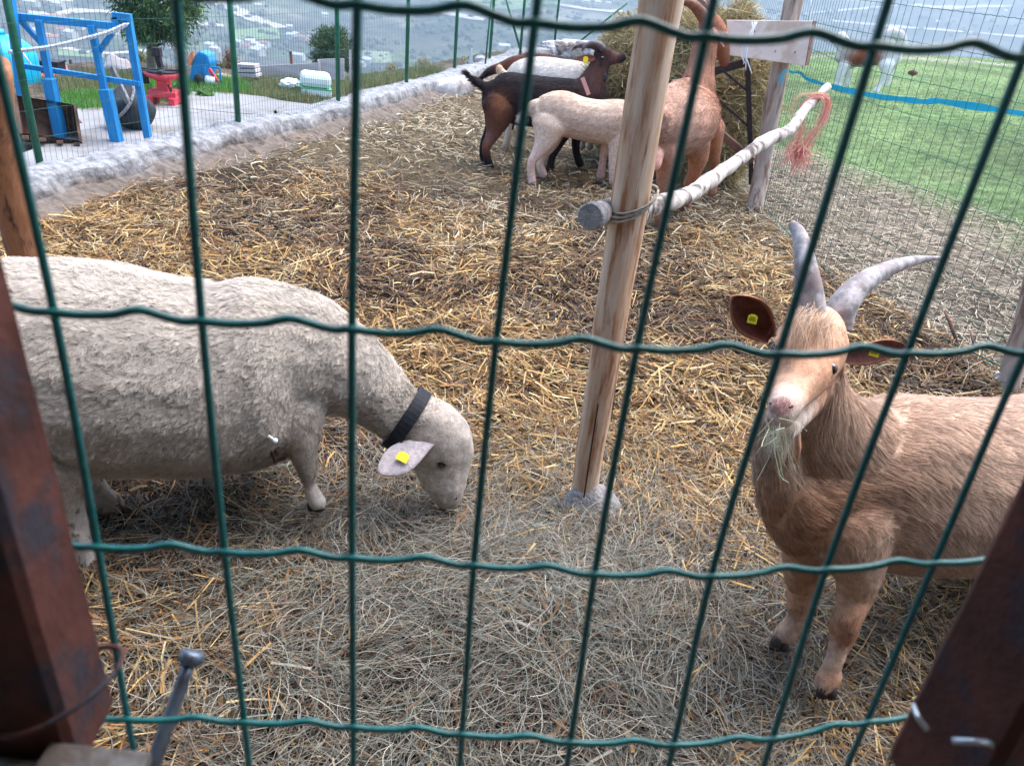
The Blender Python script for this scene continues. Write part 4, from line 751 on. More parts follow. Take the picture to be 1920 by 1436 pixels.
tufttail(b, 'tail_tuft', [(998, 203, 0), (988, 210, 0), (982, 216, 0)], 600, .07, [(232, 224, 214), (222, 206, 190)], root)
for q in ((998, 348, .1), (1020, 333, -.09), (1150, 346, .07), (1126, 336, -.06)): hoofs('hoof', b.P(*q)+np.array([0, 0, .02]), .028, root)
settle(root)
# big brown goat at the bale
BG = (190, 136, 108); BG2 = (202, 160, 138)
root = thing('goat', 'large ginger goat with long raised neck, eating from the hayrack', 'goat')
b = Beast((1., 5.4), (.45, .9), .011); ws = R
b.chain([(1232, 232, 48, 5.1, 1, BG2), (1245, 230, 58, 5.2, .95, BG2), (1268, 228, 63, 5.35, .98, BG2), (1292, 224, 62, 5.5, .92, BG), (1308, 212, 50, 5.62, .9, BG), (1316, 200, 36, 5.7, .9, BG)], flow=-1, abs3=True, side=R)
b.chain([(1300, 190, 42, 5.6, 1, BG), (1308, 158, 35, 5.65, .95, BG), (1314, 126, 28, 5.7, .9, BG), (1322, 90, 25, 5.75, .9, BG), (1330, 62, 22, 5.78, .9, (170, 110, 88))], flow=-1, abs3=True, side=R)
b.chain([(1328, 42, 22, 5.78, .9, (160, 104, 84)), (1343, 58, 21, 5.82, .9, (176, 118, 92)), (1352, 84, 17, 5.85, .9, (168, 112, 84)), (1357, 106, 13, 5.88, .9, (150, 98, 78)), (1358, 118, 10, 5.9, .95, (150, 98, 78))], flow=1, abs3=True, side=R, hair=.4)
b.chain([(1236, 190, 20, 5.1, .8, BG2), (1262, 172, 18, 5.3, .7, BG2), (1290, 162, 18, 5.5, .7, BG)], flow=-1, abs3=True, side=R)
b.chain([(1240, 275, 42, 5.15, .8, BG), (1250, 305, 30, 5.12, .8, BG), (1246, 345, 17, 5.1, .9, BG), (1240, 372, 11, 5.1, 1, (186, 120, 92)), (1236, 400, 10, 5.13, 1, (180, 116, 90)), (1239, 428, 11, 5.17, 1, (170, 108, 84))], hair=.4, abs3=True, side=R)
b.chain([(1300, 260, 42, 5.45, .8, BG), (1308, 290, 27, 5.5, .8, BG), (1303, 320, 15, 5.52, .9, (186, 120, 90)), (1292, 345, 10, 5.55, 1, (180, 112, 84)), (1286, 370, 9, 5.6, 1, (176, 108, 80)), (1285, 392, 10, 5.68, 1, (160, 100, 76))], hair=.4, abs3=True, side=R)
for x_, Y_ in ((1300, 6.0), (1335, 6.05)): b.chain([(x_+5, 240, 24, 5.75, .8, BG), (x_+5, 285, 13, 5.9, .9, BG), (x_+5, 320, 9, Y_, 1, BG), (x_, 362, 9, Y_, 1, BG)], hair=.4, abs3=True, side=R)
b.chain([(1226, 290, 18, 5.0, 1, (216, 160, 146)), (1224, 308, 17, 4.98, 1, (220, 166, 152))], hair=.1, abs3=True, side=R)
b.chain([(1240, 215, 16, 5.02, 1, BG), (1226, 206, 9, 4.96, 1, BG2)], hair=1.2, abs3=True, side=R)
def pbig(V, N, C_):
    n1 = np.array([mnoise.noise(Vector(q*7)) for q in V])[:, None]; n2 = np.array([mnoise.noise(Vector((q[0]*10, q[1]*10, q[2]*2.5))) for q in V])[:, None]; return C_*(1+.18*n1+.2*n2)
e0 = at(1338, 52, 5.66); e1 = at(1358, 88, 5.6); ear(b, e0, e1, (1, -.6, .2), px(e0, 20), (150, 96, 88), (196, 160, 146), cup=.3, th=.006)
e0 = at(1322, 22, 5.7); e1 = at(1308, -2, 5.62); ear(b, e0, e1, (-.4, -1, 0), px(e0, 20), (206, 196, 196), (214, 200, 196), cup=.3, th=.006)
b.skin('body', M['hide'], root, pbig); b.hair('coat', 34000, .036, .0032, lay=.2, gravity=.35, seed=19, var=.24, rough=.32, k=4, clump=3000, clr=.04, rootc=.6)
horn('horn', [at(1326, 44, 5.7), at(1312, 22, 5.66), at(1298, 8, 5.62), at(1280, 2, 5.58), at(1262, 8, 5.55)], [px(e0, q) for q in (11, 10.5, 9, 7, 3)], M['brownhorn'], root)
horn('horn', [at(1336, 38, 5.78), at(1326, 14, 5.78), at(1310, -8, 5.78), at(1290, -20, 5.78)], [px(e0, q) for q in (11, 10, 8, 3)], M['brownhorn'], root)
ball('eye', at(1361, 66, 5.72), .012, M['eye'], root)
for x_, y_, Y_ in ((1239, 434, 5.17), (1285, 398, 5.68), (1300, 366, 6.0), (1335, 366, 6.05)): hoofs('hoof', at(x_, y_, Y_)+np.array([0, 0, .015]), .028, root)
settle(root)
# the dog on the meadow
WD = (244, 240, 236); DB = (150, 84, 52)
root = thing('dog', 'white and chestnut shaggy dog with curled tail on the meadow', 'dog')
b = Beast((5.0, 13.4), (-1, .12), .018)
b.chain([(1678, 108, 14, 0, .8, WD), (1664, 106, 15, 0, .8, WD), (1640, 108, 14, 0, .8, (160, 96, 66)), (1612, 109, 16, 0, .8, DB), (1590, 108, 17, 0, .8, DB), (1575, 106, 12, 0, .8, WD)], flow=-1)
b.chain([(1592, 100, 17, 0, .85, (190, 150, 130)), (1582, 86, 14, -.02, .85, WD), (1576, 74, 12, -.06, .9, WD)], flow=-1)
b.chain([(1578, 72, 12, -.06, 1, WD), (1569, 72, 9, -.1, 1, (110, 90, 86)), (1563, 76, 6, -.14, 1, (70, 60, 62))], flow=1, hair=.5)
b.chain([(1583, 122, 11, .08, .8, WD), (1576, 140, 7.5, .09, 1, WD), (1572, 155, 6, .09, 1, WD), (1569, 166, 7, .10, 1, WD)], hair=.6)
b.chain([(1590, 122, 11, -.08, .8, WD), (1590, 140, 6, -.09, 1, WD), (1588, 160, 5.5, -.09, 1, WD)], hair=.6)
b.chain([(1662, 122, 15, .08, .7, WD), (1660, 138, 8, .09, 1, WD), (1655, 150, 5, .09, 1, WD), (1648, 162, 5, .09, 1, WD), (1642, 172, 6.5, .10, 1, WD)], hair=.5)
b.chain([(1668, 122, 13, -.08, .7, (190, 190, 196)), (1668, 140, 6, -.09, 1, (190, 190, 196)), (1662, 160, 5, -.09, 1, (190, 190, 196))], hair=.5)
b.chain([(1680, 100, 8, 0, 1, WD), (1690, 85, 8, 0, 1, WD), (1686, 68, 9, 0, 1, WD), (1670, 63, 9, 0, 1, WD), (1662, 74, 8, 0, 1, WD), (1668, 84, 6, 0, 1, WD)], hair=1.5, k=6)
def pdog(V, N, C_):
    lo = sm(.56, .46, V[:, 2]+.06*np.array([mnoise.noise(Vector(q*6)) for q in V]))[:, None]; return C_*(1-lo)+np.array(S(*WD))*lo
e0 = b.P(1584, 72, .09); e1 = b.P(1590, 88, .12); ear(b, e0, e1, b.n, px(e0, 12), (150, 100, 76), (190, 150, 130), cup=.1, th=.01)
b.skin('body', M['hide'], root, pdog); b.hair('coat', 14000, .035, .005, lay=.25, gravity=.5, seed=20, var=.15, rough=.35, k=3)
ball('nose', b.P(1559, 77, -.13), .018, M['black'], root)
settle(root)
# ------------------------------------------------------------------ wooden posts, birch rail
def log(name, pts, rad, m, label, cat='post', parent=None, n=20, knots=True):
    A = curve(np.hstack([np.array(pts), np.array(rad)[:, None]]), 8); g = np.random.default_rng(len(name)); V, Fs = loft(A[:, :3], A[:, 3], n)
    T = nrm(A[-1, :3]-A[0, :3]); ax = A[0, :3]
    off = np.array([mnoise.noise(Vector((q[0]*14, q[1]*14, q[2]*5)))*.006+mnoise.noise(Vector((q[0]*40, q[1]*40, q[2]*7)))*.0025 for q in V])
    cen = np.repeat(A[:, :3], n, 0); V = V+nrm(V-cen)*off[:, None]
    o = mkmesh(name, V, Fs, m, parent, smooth=False)
    for k, p in enumerate(o.data.polygons): p.use_smooth = len(p.vertices) == 4
    return tag(o, label, cat) if label else o
root = thing('wooden_post', 'peeled round wooden post set in a concrete lump in the middle of the pen', 'post')
log('post', [(.255, 2.0, -.05), (.252, 2.0, .5), (.25, 2.0, 1.0), (.246, 2.0, 1.6), (.24, 2.0, 2.3)], [.040, .043, .047, .050, .050], M['barkpost'], None, parent=root, n=28)
mb = MB(); g = np.random.default_rng(5); V, Fs = loft([(.26, 2.0, -.08), (.27, 1.99, 0), (.275, 1.985, .05), (.268, 1.99, .09), (.26, 2.0, .105)], [.15, .135, .10, .065, .03], 28)
V = V*1.0; V += nrm(V-np.array([.26, 2, 0]))*np.array([mnoise.noise(Vector(q*14))*.03+mnoise.noise(Vector(q*45))*.008 for q in V])[:, None]; mkmesh('concrete_footing', V, Fs, M['conc'], root, smooth=True)
mb = MB(); mb.bar((.248, 1.951, .42), (.252, 1.949, .02), .003, .004); mb.build('crack', mat('wood_crack', S(70, 46, 36), 1), root)
settle(root)
Pa = at(1108, 406, 1.90); Pb = at(1215, 395, 2.12); Pm = at(1330, 340, 2.75); Pn = at(1440, 262, 3.4); Pt = at(1552, 163, 4.1)
root = thing('birch_pole', 'knobbly white birch pole lashed across the peeled post', 'pole')
pts = [Pa, at(1150, 403, 2.0)+np.array([0, 0.045, 0]), Pb+np.array([0, .03, 0]), at(1290, 366, 2.5), Pm, at(1385, 300, 3.1), Pn, at(1480, 244, 3.6), at(1510, 205, 3.85), Pt]
A = curve(np.hstack([np.array(pts), np.array([.030, .029, .027, .025, .028, .024, .028, .023, .023, .017])[:, None]]), 7)
A[:, 3] *= 1+.22*(vn(np.arange(len(A))*.45, 0*np.arange(len(A)), 4)-.5); V, Fs = loft(A[:, :3], A[:, 3], 20); cen = np.repeat(A[:, :3], 20, 0)
V = V+nrm(V-cen)*np.array([mnoise.noise(Vector(q*22))*.006 for q in V])[:, None]; o = mkmesh('pole', V, Fs, M['birch'], root, smooth=True)
d_ = nrm(Pa-pts[1]); mb = MB(); mb.tube([Pa-d_*.03, Pa+d_*.002, Pa+d_*.006], [.0335, .034, .031], 16); mb.build('cut_end', M['endgrain'], root)
settle(root)
# rope lashing + hanging ends
mb = MB()
for k in range(3):
    c = np.array([.249+.006*k, 2.0, .97+.012*k]); rr = .056
    ring = [c+np.array([math.cos(a)*rr, math.sin(a)*rr, .022*math.sin(a*1+.8)+.012*math.cos(a)]) for a in np.linspace(0, 6.28, 22)]; mb.tube(ring, .0032, 6)
    q = at(1207+k*6, 398-k*3, 2.1+.02*k); ring = [q+np.array([math.cos(a)*.012, .0+.03*math.sin(a)*.3, math.sin(a)*.037]) for a in np.linspace(0, 6.28, 16)]; mb.tube(ring, .003, 6)
mb.tube([at(1198, 410, 1.98), at(1190, 480, 2.0), at(1184, 515, 1.985), at(1172, 560, 1.99), at(1160, 640, 1.98), at(1152, 700, 1.99), at(1140, 770, 1.98)], .0022, 6)
mb.tube([at(1193, 410, 1.975), at(1196, 470, 1.99), at(1176, 540, 1.975), at(1158, 690, 1.98), at(1146, 790, 1.99)], .0018, 6)
tag(mb.build('rope', M['rope'], smooth=True), 'pale rope lashing the birch pole to the peeled post, its ends dangling', 'rope')
# pink twine
g = np.random.default_rng(31); Ps = []
for i in range(90):
    j = g.normal(0, 3.5, 2); off = g.normal(0, .02)
    if i < 50: pts = [(1525, 178), (1548, 182), (1549, 205), (1535, 235), (1515, 262), (1500, 285), (1492, 295)]
    elif i < 75: pts = [(1530, 176), (1510, 195), (1506, 225), (1500, 255), (1492, 275), (1494, 290), (1500, 305)]
    else: pts = [(1538, 174), (1500, 178), (1487, 195), (1484, 210), (1500, 240), (1500, 270), (1520, 285)]
    P = [at(x_+j[0]*(1+.25*k)+g.normal(0, 1), y_+j[1], 3.93+off) for k, (x_, y_) in enumerate(pts)]; Ps.append(curve(P, 3)[:19])
for i in range(160):
    c = at(1500+g.normal(0, 9), 282+g.normal(0, 9), 3.93); d = nrm(g.normal(0, 1, 3)+np.array([.3, 0, -.5]))*g.uniform(.03, .09); t = np.linspace(0, 1, 19)[:, None]; Ps.append(c+d*t+np.array([0, 0, -.03])*t*t+np.sin(t*6+g.uniform(0, 6))*.006)
Ps = np.array(Ps); n = len(Ps); cA = np.array([S(228, 164, 152), S(218, 144, 134), S(236, 180, 168)])[g.integers(0, 3, n)]; cA[75:90] = S(200, 176, 140)
tag(ribbons('pink_twine', Ps, np.full(n, .0016), nrm(g.normal(0, 1, (n, 3))), cA, M['twine']), 'frayed coral pink twine looped over the tip of the birch pole', 'twine')
log('wooden_log', [at(-26, 120, 2.35), at(2, 280, 2.45), at(24, 380, 2.5), at(52, 500, 2.55), at(88, 640, 2.6), at(120, 860, 2.62)], [.058, .056, .055, .053, .053, .053], M['oldlog'], 'brown round wooden log rising behind the rump of the sheep', 'post', n=24)
# ------------------------------------------------------------------ near mesh (50 x 100 mm), bent and crimped
KXY = np.array([[-.255, .2285], [-.205, .2306], [-.155, .2328], [-.1053, .2368], [-.0556, .2408], [-.0058, .2434], [.0439, .2469], [.0936, .2529], [.1428, .2627], [.1915, .274], [.24, .286], [.288, .300], [.335, .314], [.382, .329], [.43, .344], [.477, .36], [.525, .376], [.572, .392], [.62, .408], [.668, .424], [.715, .44], [.763, .456]])
ZR = [1.4877+.1, 1.4877, 1.3877, 1.2877, 1.1877, 1.0877, .9877, .8877]
obs = {0: {2: (100, 580), 3: (182, 1018), 4: (238, 1340)}, 1: {1: (330, -12), 2: (378, 597), 3: (420, 1027), 4: (457, 1345)}, 2: {1: (670, 8), 2: (660, 612), 3: (660, 1038), 4: (662, 1354)},
 3: {1: (1003, 42), 2: (931, 635), 3: (889, 1052), 4: (867, 1368)}, 4: {1: (1323, 68), 2: (1195, 648), 3: (1116, 1069), 4: (1071, 1383)}, 5: {1: (1640, 85), 2: (1462, 658), 3: (1335, 1073), 4: (1265, 1388)},
 6: {1: (1920, 105), 2: (1703, 657), 3: (1551, 1060), 4: (1451, 1376)}, 7: {2: (1925, 655), 3: (1755, 1048), 4: (1628, 1345)}}
ND = {}
for j in range(len(KXY)):
    for i in range(len(ZR)):
        q = np.array([KXY[j][0], KXY[j][1], ZR[i]]); o_ = obs.get(j-2, {}).get(i)
        if o_: q = at(o_[0], o_[1], KXY[j][1])
        elif j >= 9 or j < 2: q = q+np.array([0, 0, .0])
        ND[j, i] = q
for j in range(2, 9):                                        # carry each wire's own lean below the lowest seen row and above
    d = ND[j, 4]-ND[j, 3]
    for i in range(5, 8): ND[j, i] = ND[j, i-1]+np.array([d[0]*.6, d[1]*.3, -.1])
    ND[j, 0] = ND[j, 1]+(ND[j, 1]-ND[j, 2])
root = thing('wire_mesh_panel', 'green coated square wire mesh panel right in front of the viewer', 'fence')
for j in range(len(KXY)):
    A = curve([ND[j, i] for i in range(8)], 6); mb = MB(); mb.tube(A, .00145, 10); mb.build('vertical_wire', M['wirenear'], root, True)
for i in range(8):
    Pp = []
    for j in range(len(KXY)-1):
        a, b_ = ND[j, i], ND[j+1, i]
        for t, dz in ((0, 0), (.2, -.0004), (.42, .0004), (.55, .0020), (.64, .0022), (.78, .0006), (.9, -.0004)): Pp.append(a*(1-t)+b_*t+np.array([0, -.0024, dz*1.15]))
    Pp.append(ND[len(KXY)-1, i]); mb = MB(); mb.tube(curve(Pp, 3), .00145, 10); mb.build('horizontal_wire', M['wirenear'], root, True)
settle(root)
# ------------------------------------------------------------------ rusty steel posts of the gateway, pillar, bolt
def tubepost(name, A, B, w_, rz, label, rib=True):
    """square tube from A (bottom) to B (top)"""
    root = thing(name, label, 'post'); A = np.array(A); B = np.array(B); t = nrm(B-A); s_ = np.array([math.cos(rz), math.sin(rz), 0]); s_ = nrm(s_-t*(s_@t)); u = np.cross(s_, t); mb = MB(); r = .16
    prof = [(-1+r, -1), (1-r, -1), (1, -1+r), (1, 1-r), (1-r, 1), (-1+r, 1), (-1, 1-r), (-1, -1+r)]; n = 40; V = []
    for k in range(n+1):
        q = A+(B-A)*k/n
        for a, b_ in prof: V.append(q+s_*a*w_/2+u*b_*w_/2)
    V = np.array(V); V += np.array([mnoise.noise(Vector(q*60)) for q in V])[:, None]*.0006*u
    mb.add(V, [(k*8+j, k*8+(j+1) % 8, (k+1)*8+(j+1) % 8, (k+1)*8+j) for k in range(n) for j in range(8)]+[tuple(range(8))[::-1], tuple(range(n*8, n*8+8))])
    mb.build('steel_tube', M['rust'], root); return root, s_, u, t
rt, s_, u, t = tubepost('rusty_post', at(213, 1334, .218)+np.array([-.0185, -.013, 0]), at(213, 1334, .218)+(at(0, 490, .222)-at(213, 1334, .218))*1.7+np.array([-.0185, -.013, .0]), .036, .10, 'rusty square steel post at the left of the mesh, on a grey pillar')
mb = MB(); rc0 = at(204, 1300, .205)+np.array([-.0185, 0, 0]); ringp = [rc0+np.array([math.cos(a)*.0225, math.sin(a)*.0235, .012*math.cos(a)-.004*math.sin(a)]) for a in np.linspace(0, 6.28, 26)]; mb.tube(ringp, .0011, 6)
mb.build('tie_wire', M['rust'], rt, True); settle(rt)
rt, s_, u, t = tubepost('rusty_post', at(1792, 1470, .232), at(2215, 700, .245), .042, .35, 'rusty square steel post leaning at the right of the mesh')
mb = MB(); mb.tube(curve([at(1712, 1322, .222), at(1722, 1345, .215), at(1738, 1366, .214)], 4), .0012, 6); mb.build('tie_wire', M['tie'], rt, True); mb = MB(); mb.tube(curve([at(1786, 1388, .208), at(1830, 1390, .205), at(1858, 1394, .21), at(1862, 1408, .222)], 4), .0013, 6)
mb.build('tie_wire', M['tie'], rt, True); mb = MB(); mb.tube(curve([at(1880, 1352, .262), at(1925, 1356, .262)], 4), .0014, 6); mb.build('tie_wire', M['tie'], rt, True)
settle(rt)
root = thing('concrete_pillar', 'grey concrete pillar top under the left rusty post', 'pillar'); mb = MB()
V, Fs = loft([(-.30, .215, -.1), (-.30, .215, .6), (-.30, .215, 1.14), (-.30, .215, 1.166)], [.21, .21, .21, .205], 4); c_ = np.array([-.30, .215, 0])
pz = at(213, 1334, .205)[2]; pxr = at(262, 1352, .19)[0]; mb.bar(((-.42+pxr)/2, .135, -.1), ((-.42+pxr)/2, .135, pz-.004), pxr+.42, .105, up=(0, 1, 0)); mb.build('pillar', M['conc2'], root, bevel=.006)
mb = MB(); mb.bar((pxr-.035, .14, pz-.001), (pxr+.003, .14, pz-.001), .098, .005); mb.build('base_plate', M['conc2'], root, bevel=.001); settle(root)
root = thing('bolt', 'long steel bolt with a flat head standing up at bottom left', 'bolt'); tp = at(362, 1222, .262); bt = at(272, 1475, .222)
dr = nrm(tp-bt); mb = MB(); mb.tube([bt-dr*.03, bt, tp-dr*.012, tp-dr*.006], [.0037, .0037, .0031, .0029], 14); mb.build('shaft', M['steel'], root, True)
mb = MB(); mb.tube([tp-dr*.006, tp-dr*.004, tp, tp+dr*.0006], [.0040, .0058, .0058, .0044], 16); mb.build('head', M['steel'], root, True); settle(root)
root = thing('white_plate', 'torn white plastic strip behind the left rusty post', 'plastic strip'); q = [at(-20, 1180, .262), at(-20, 1340, .262), at(34, 1334, .262), at(6, 1230, .262)]
mb = MB(); mb.add([*q, *[k+np.array([0, .003, 0]) for k in q]], [(0, 1, 2, 3), (7, 6, 5, 4), (0, 4, 5, 1), (1, 5, 6, 2), (2, 6, 7, 3), (3, 7, 4, 0)]); mb.build('strip', M['white'], root); settle(root)
# ------------------------------------------------------------------ concrete kerb round the pen's left and far side
kp = [(-3.35, 2.6), (-3.2, 3.4), (-2.9, 4.3), (-2.72, 4.95), (-2.45, 5.8), (-2.2, 6.6), (-1.9, 7.6), (-1.55, 8.9), (-1.22, 10.2), (-.95, 11.4), (-.6, 13.2), (-.3, 14.6), (.5, 15.9), (1.6, 16.4)]
def kerbmesh():
    A = curve(np.array([(a, b_, 0) for a, b_ in kp]), 60); T = nrm(np.gradient(A, axis=0)); Sd = np.cross(T, (0, 0, 1.)); V = []   # Sd points into the pen
    Sd = np.where((Sd[:, :1] > 0), Sd, -Sd) if Sd[0][0] > 0 else Sd
    pr = [(-.16, -.1), (-.16, .06), (-.15, .16), (-.11, .185), (-.06, .19), (-.01, .195), (.04, .19), (.09, .185), (.12, .17), (.135, .12), (.15, .08), (.19, .06), (.24, .045), (.30, .03), (.36, .01), (.42, -.02)]; pr = np.array(pr); cu = np.linspace(0, len(pr)-1, 40); pr = np.column_stack([np.interp(cu, np.arange(len(pr)), pr[:, 0]), np.interp(cu, np.arange(len(pr)), pr[:, 1])]); C_ = []
    for k2, q in enumerate(A):
        k = k2/2.; hh = 1+.5*(float(fbm(k*.05, 7.7, 5))-.5)
        for j2_, (a, z_) in enumerate(pr):
            j = j2_*15/39.
            w_ = 1+.5*(float(fbm(k*.13, j*.12+3, 9))-.5) if j > 4 else 1
            p3 = q+Sd[k2]*a*w_; V.append((p3[0], p3[1], z_*hh if z_ > 0 else z_))
            g0 = cc(150, 151, 154); g1 = cc(112, 102, 94); wd = 1/(1+math.exp(-(j-9.2-2.2*(float(fbm(k*.1, j*.2, 2))-.5))*2.2)); C_.append(g0*(1-wd)+g1*wd)
    V = np.array(V); m = len(pr)
    for _ in range(1): V = V+np.array([mnoise.noise_vector(Vector(q*4)) for q in V])*np.array([.03, .03, .018])+np.array([mnoise.noise_vector(Vector(q*11)) for q in V])*.014+np.array([np.abs(np.array(mnoise.noise_vector(Vector(q*24)))) for q in V])*np.array([.006, .006, .010])
    return V, [(k*m+j, k*m+j+1, (k+1)*m+j+1, (k+1)*m+j) for k in range(len(A)-1) for j in range(m-1)], np.array(C_)
M['kerb'] = mat('kerb_concrete', (1, 1, 1), .95, attr=True, c2=.6, scale=16, lo=.35, hi=.62, bump=1, bscale=45, dist=.012, spec=.15)
V, Fs, C_ = kerbmesh(); o = mkmesh('concrete_kerb', V, Fs, M['kerb'], None, C_, False); tag(o, 'rough grey hand-cast concrete kerb along the left side of the pen', 'kerb')
# ------------------------------------------------------------------ welded mesh fences
def fence_wires(pts, z_0, z_1, dv=.05, dh=.15, rv=.0011, rh=.0012, sag=.0, seed=1, crimp=True):
    """thin three-sided wires between plan points (x, y)"""
    g = np.random.default_rng(seed); pts = np.array(pts, float); seg = np.linalg.norm(np.diff(pts, axis=0), axis=1); L_ = seg.sum(); cum = np.concatenate([[0], np.cumsum(seg)])
    def pl(s): return np.stack([np.interp(s, cum, pts[:, 0]), np.interp(s, cum, pts[:, 1])], -1)
    s = np.arange(0, L_, dv); n = len(s); kz = 9; zz = np.linspace(0, 1, kz); z0_ = np.interp(s, cum, np.broadcast_to(z_0, (len(pts),))); z1_ = np.interp(s, cum, np.broadcast_to(z_1, (len(pts),)))
    P = np.empty((n, kz, 3)); b_ = pl(s); wob = .008
    for k in range(kz): P[:, k, :2] = b_+wob*(np.stack([vn(s*1.7, zz[k]*3+0*s, seed), vn(s*1.7, zz[k]*3+0*s, seed+5)], -1)-.5)*2; P[:, k, 2] = z0_+(z1_-z0_)*zz[k]
    def tri(P, r):
        n, k, _ = P.shape; T = nrm(np.gradient(P, axis=1)); a = np.cross(T, np.array([0.31, .2, .93]) if abs(T[0, 0, 2]) < .5 else np.array([1., .1, 0])); a = nrm(a); c = np.cross(T, a)
        V = np.stack([P+r*(a*math.cos(q)+c*math.sin(q)) for q in (0, 2.094, 4.189)], 2); base = (np.arange(n)*k*3)[:, None, None]+(np.arange(k-1)*3)[None, :, None]; j = np.arange(3)[None, None]; j2 = (j+1) % 3
        return V.reshape(-1, 3), np.stack([base+j, base+j2, base+3+j2, base+3+j], -1).reshape(-1, 4)
    V1, F1 = tri(P, rv); rows = np.arange(0, 1.0001, dh/float(np.mean(z1_-z0_))); sh = np.arange(0, L_, .0125 if L_ < 6 else .025); bh = pl(sh); hs_ = []
    for q in rows:
        zc = np.interp(sh, cum, np.broadcast_to(z_0, (len(pts),)))+(np.interp(sh, cum, np.broadcast_to(z_1, (len(pts),)))-np.interp(sh, cum, np.broadcast_to(z_0, (len(pts),))))*q
        xy = bh+wob*(np.stack([vn(sh*1.7, q*3+0*sh, seed), vn(sh*1.7, q*3+0*sh, seed+5)], -1)-.5)*2; ph = (sh % dv)/dv; zc = zc+.003*np.exp(-((ph-.5)/.15)**2)+.02*(vn(sh*.8, q*7+0*sh, seed+9)-.5); hs_.append(np.column_stack([xy, zc]))
    V2, F2 = tri(np.array(hs_), rh); return np.concatenate([V1, V2]), np.concatenate([F1, F2+len(V1)])
LP = [np.array([*G(a, b_, .19)[:2]]) for a, b_ in ((75, 303), (447, 235), (634, 190), (762, 155), (852, 130), (918, 112), (975, 102), (1040, 78))]
LP = [LP[0]+(LP[0]-LP[1])*.9]+LP+[np.array([.6, 16.3]), np.array([1.9, 16.5])]
root = thing('green_fence', 'green welded mesh fence on round green posts along the kerb', 'fence')
V, Fs = fence_wires(LP, .17, 1.72, .037, .155, .0011, .0012, seed=3); o = mkmesh('wire_mesh', V, Fs, M['wirefar'], root)
def post(root, x, y, z_0, z_1, r, lean=(0, 0)):
    mb = MB(); mb.tube([(x, y, z_0), (x+lean[0]*.5, y+lean[1]*.5, (z_0+z_1)/2), (x+lean[0], y+lean[1], z_1)], r, 12); mb.tube([(x+lean[0], y+lean[1], z_1), (x+lean[0], y+lean[1], z_1+.02)], [r*1.15, r*.9], 12); return mb.build('post', M['greenpost'], root, True)
for k, q in enumerate(LP[:-2]): post(root, q[0], q[1], .08, 1.78, .021, lean=(-.05, .03) if k == 1 else (0, 0))
mb = MB(); mb.tube([at(1085, 80, 16.2), at(1176, 6, 16.2)], .018, 8); mb.build('brace', M['greenpost'], root, True)
mb = MB(); mb.tube([at(977, 99, 13.6), at(948, -4, 13.6)], .018, 8); mb.build('brace', M['greenpost'], root, True)
mb = MB(); mb.tube([at(910, 120, 11.7), at(922, -4, 11.7)], .012, 8); mb.build('brace', M['greenpost'], root, True)
settle(root)
RP = [(2.75, 2.3), (2.24, 3.29), (2.02, 3.9), (1.81, 4.47), (1.72, 5.2), (1.76, 6.02), (1.85, 9), (1.93, 12.5), (1.95, 16.4)]
root = thing('wire_fence', 'green welded mesh fence on wooden posts along the right side of the pen', 'fence')
V, Fs = fence_wires(RP[:6], [.03]*6, [1.55]*6, .064, .16, .0015, .0017, seed=8); mkmesh('wire_mesh', V, Fs, M['wirefar'], root)
V, Fs = fence_wires(RP[5:], .05, 1.6, .064, .16, .0012, .0013, seed=9); mkmesh('wire_mesh', V, Fs, M['wirefar'], root)
mb = MB(); mb.tube(curve([(x+.01, y, .045+.02*math.sin(k*2)) for k, (x, y) in enumerate(RP[:6])], 6), .004, 7); mb.build('bottom_cable', M['wirefar'], root, True)
log('post', [G(1413, 400), at(1432, 300, 5.98), at(1452, 180, 6.0), at(1470, 90, 6.0), at(1490, -6, 6.0), at(1500, -60, 6.0)], [.062, .060, .062, .062, .066, .066], M['weathered'], None, parent=root)
c3 = at(1897, 700, 3.22); log('post', [at(1870, 800, 3.14), at(1897, 700, 3.22), at(1925, 610, 3.24), at(1960, 480, 3.26), at(2030, 250, 3.26)], [.05, .05, .052, .054, .054], M['weathered'], None, parent=root)
mb = MB(); mb.tube([at(1522, -10, 9.5), at(1519, 20, 9.5), at(1514, 60, 9.5), at(1505, 130, 9.5)], .012, 8); mb.build('post', M['white'], root, True)
settle(root)
mb = MB(); c = at(1869, 704, 3.1); mb.tube([c+np.array([math.cos(a)*.013, .004*math.cos(a), math.sin(a)*.015]) for a in np.linspace(0, 6.28, 20)], .0035, 8); tag(mb.build('ring_bolt', M['tie'], smooth=True), 'small zinc ring bolt at the foot of the right corner post', 'ring bolt')
mb = MB(); mb.tube([at(1772, 585, 3.75), at(1782, 605, 3.7), at(1795, 645, 3.6)], [.006, .01, .008], 7); mb.tube([at(1820, 620, 3.6), at(1826, 650, 3.5)], [.005, .006], 7); tag(mb.build('broken_stick', M['rust2'], smooth=True), 'broken dark stick poking up at the foot of the right fence', 'stick')
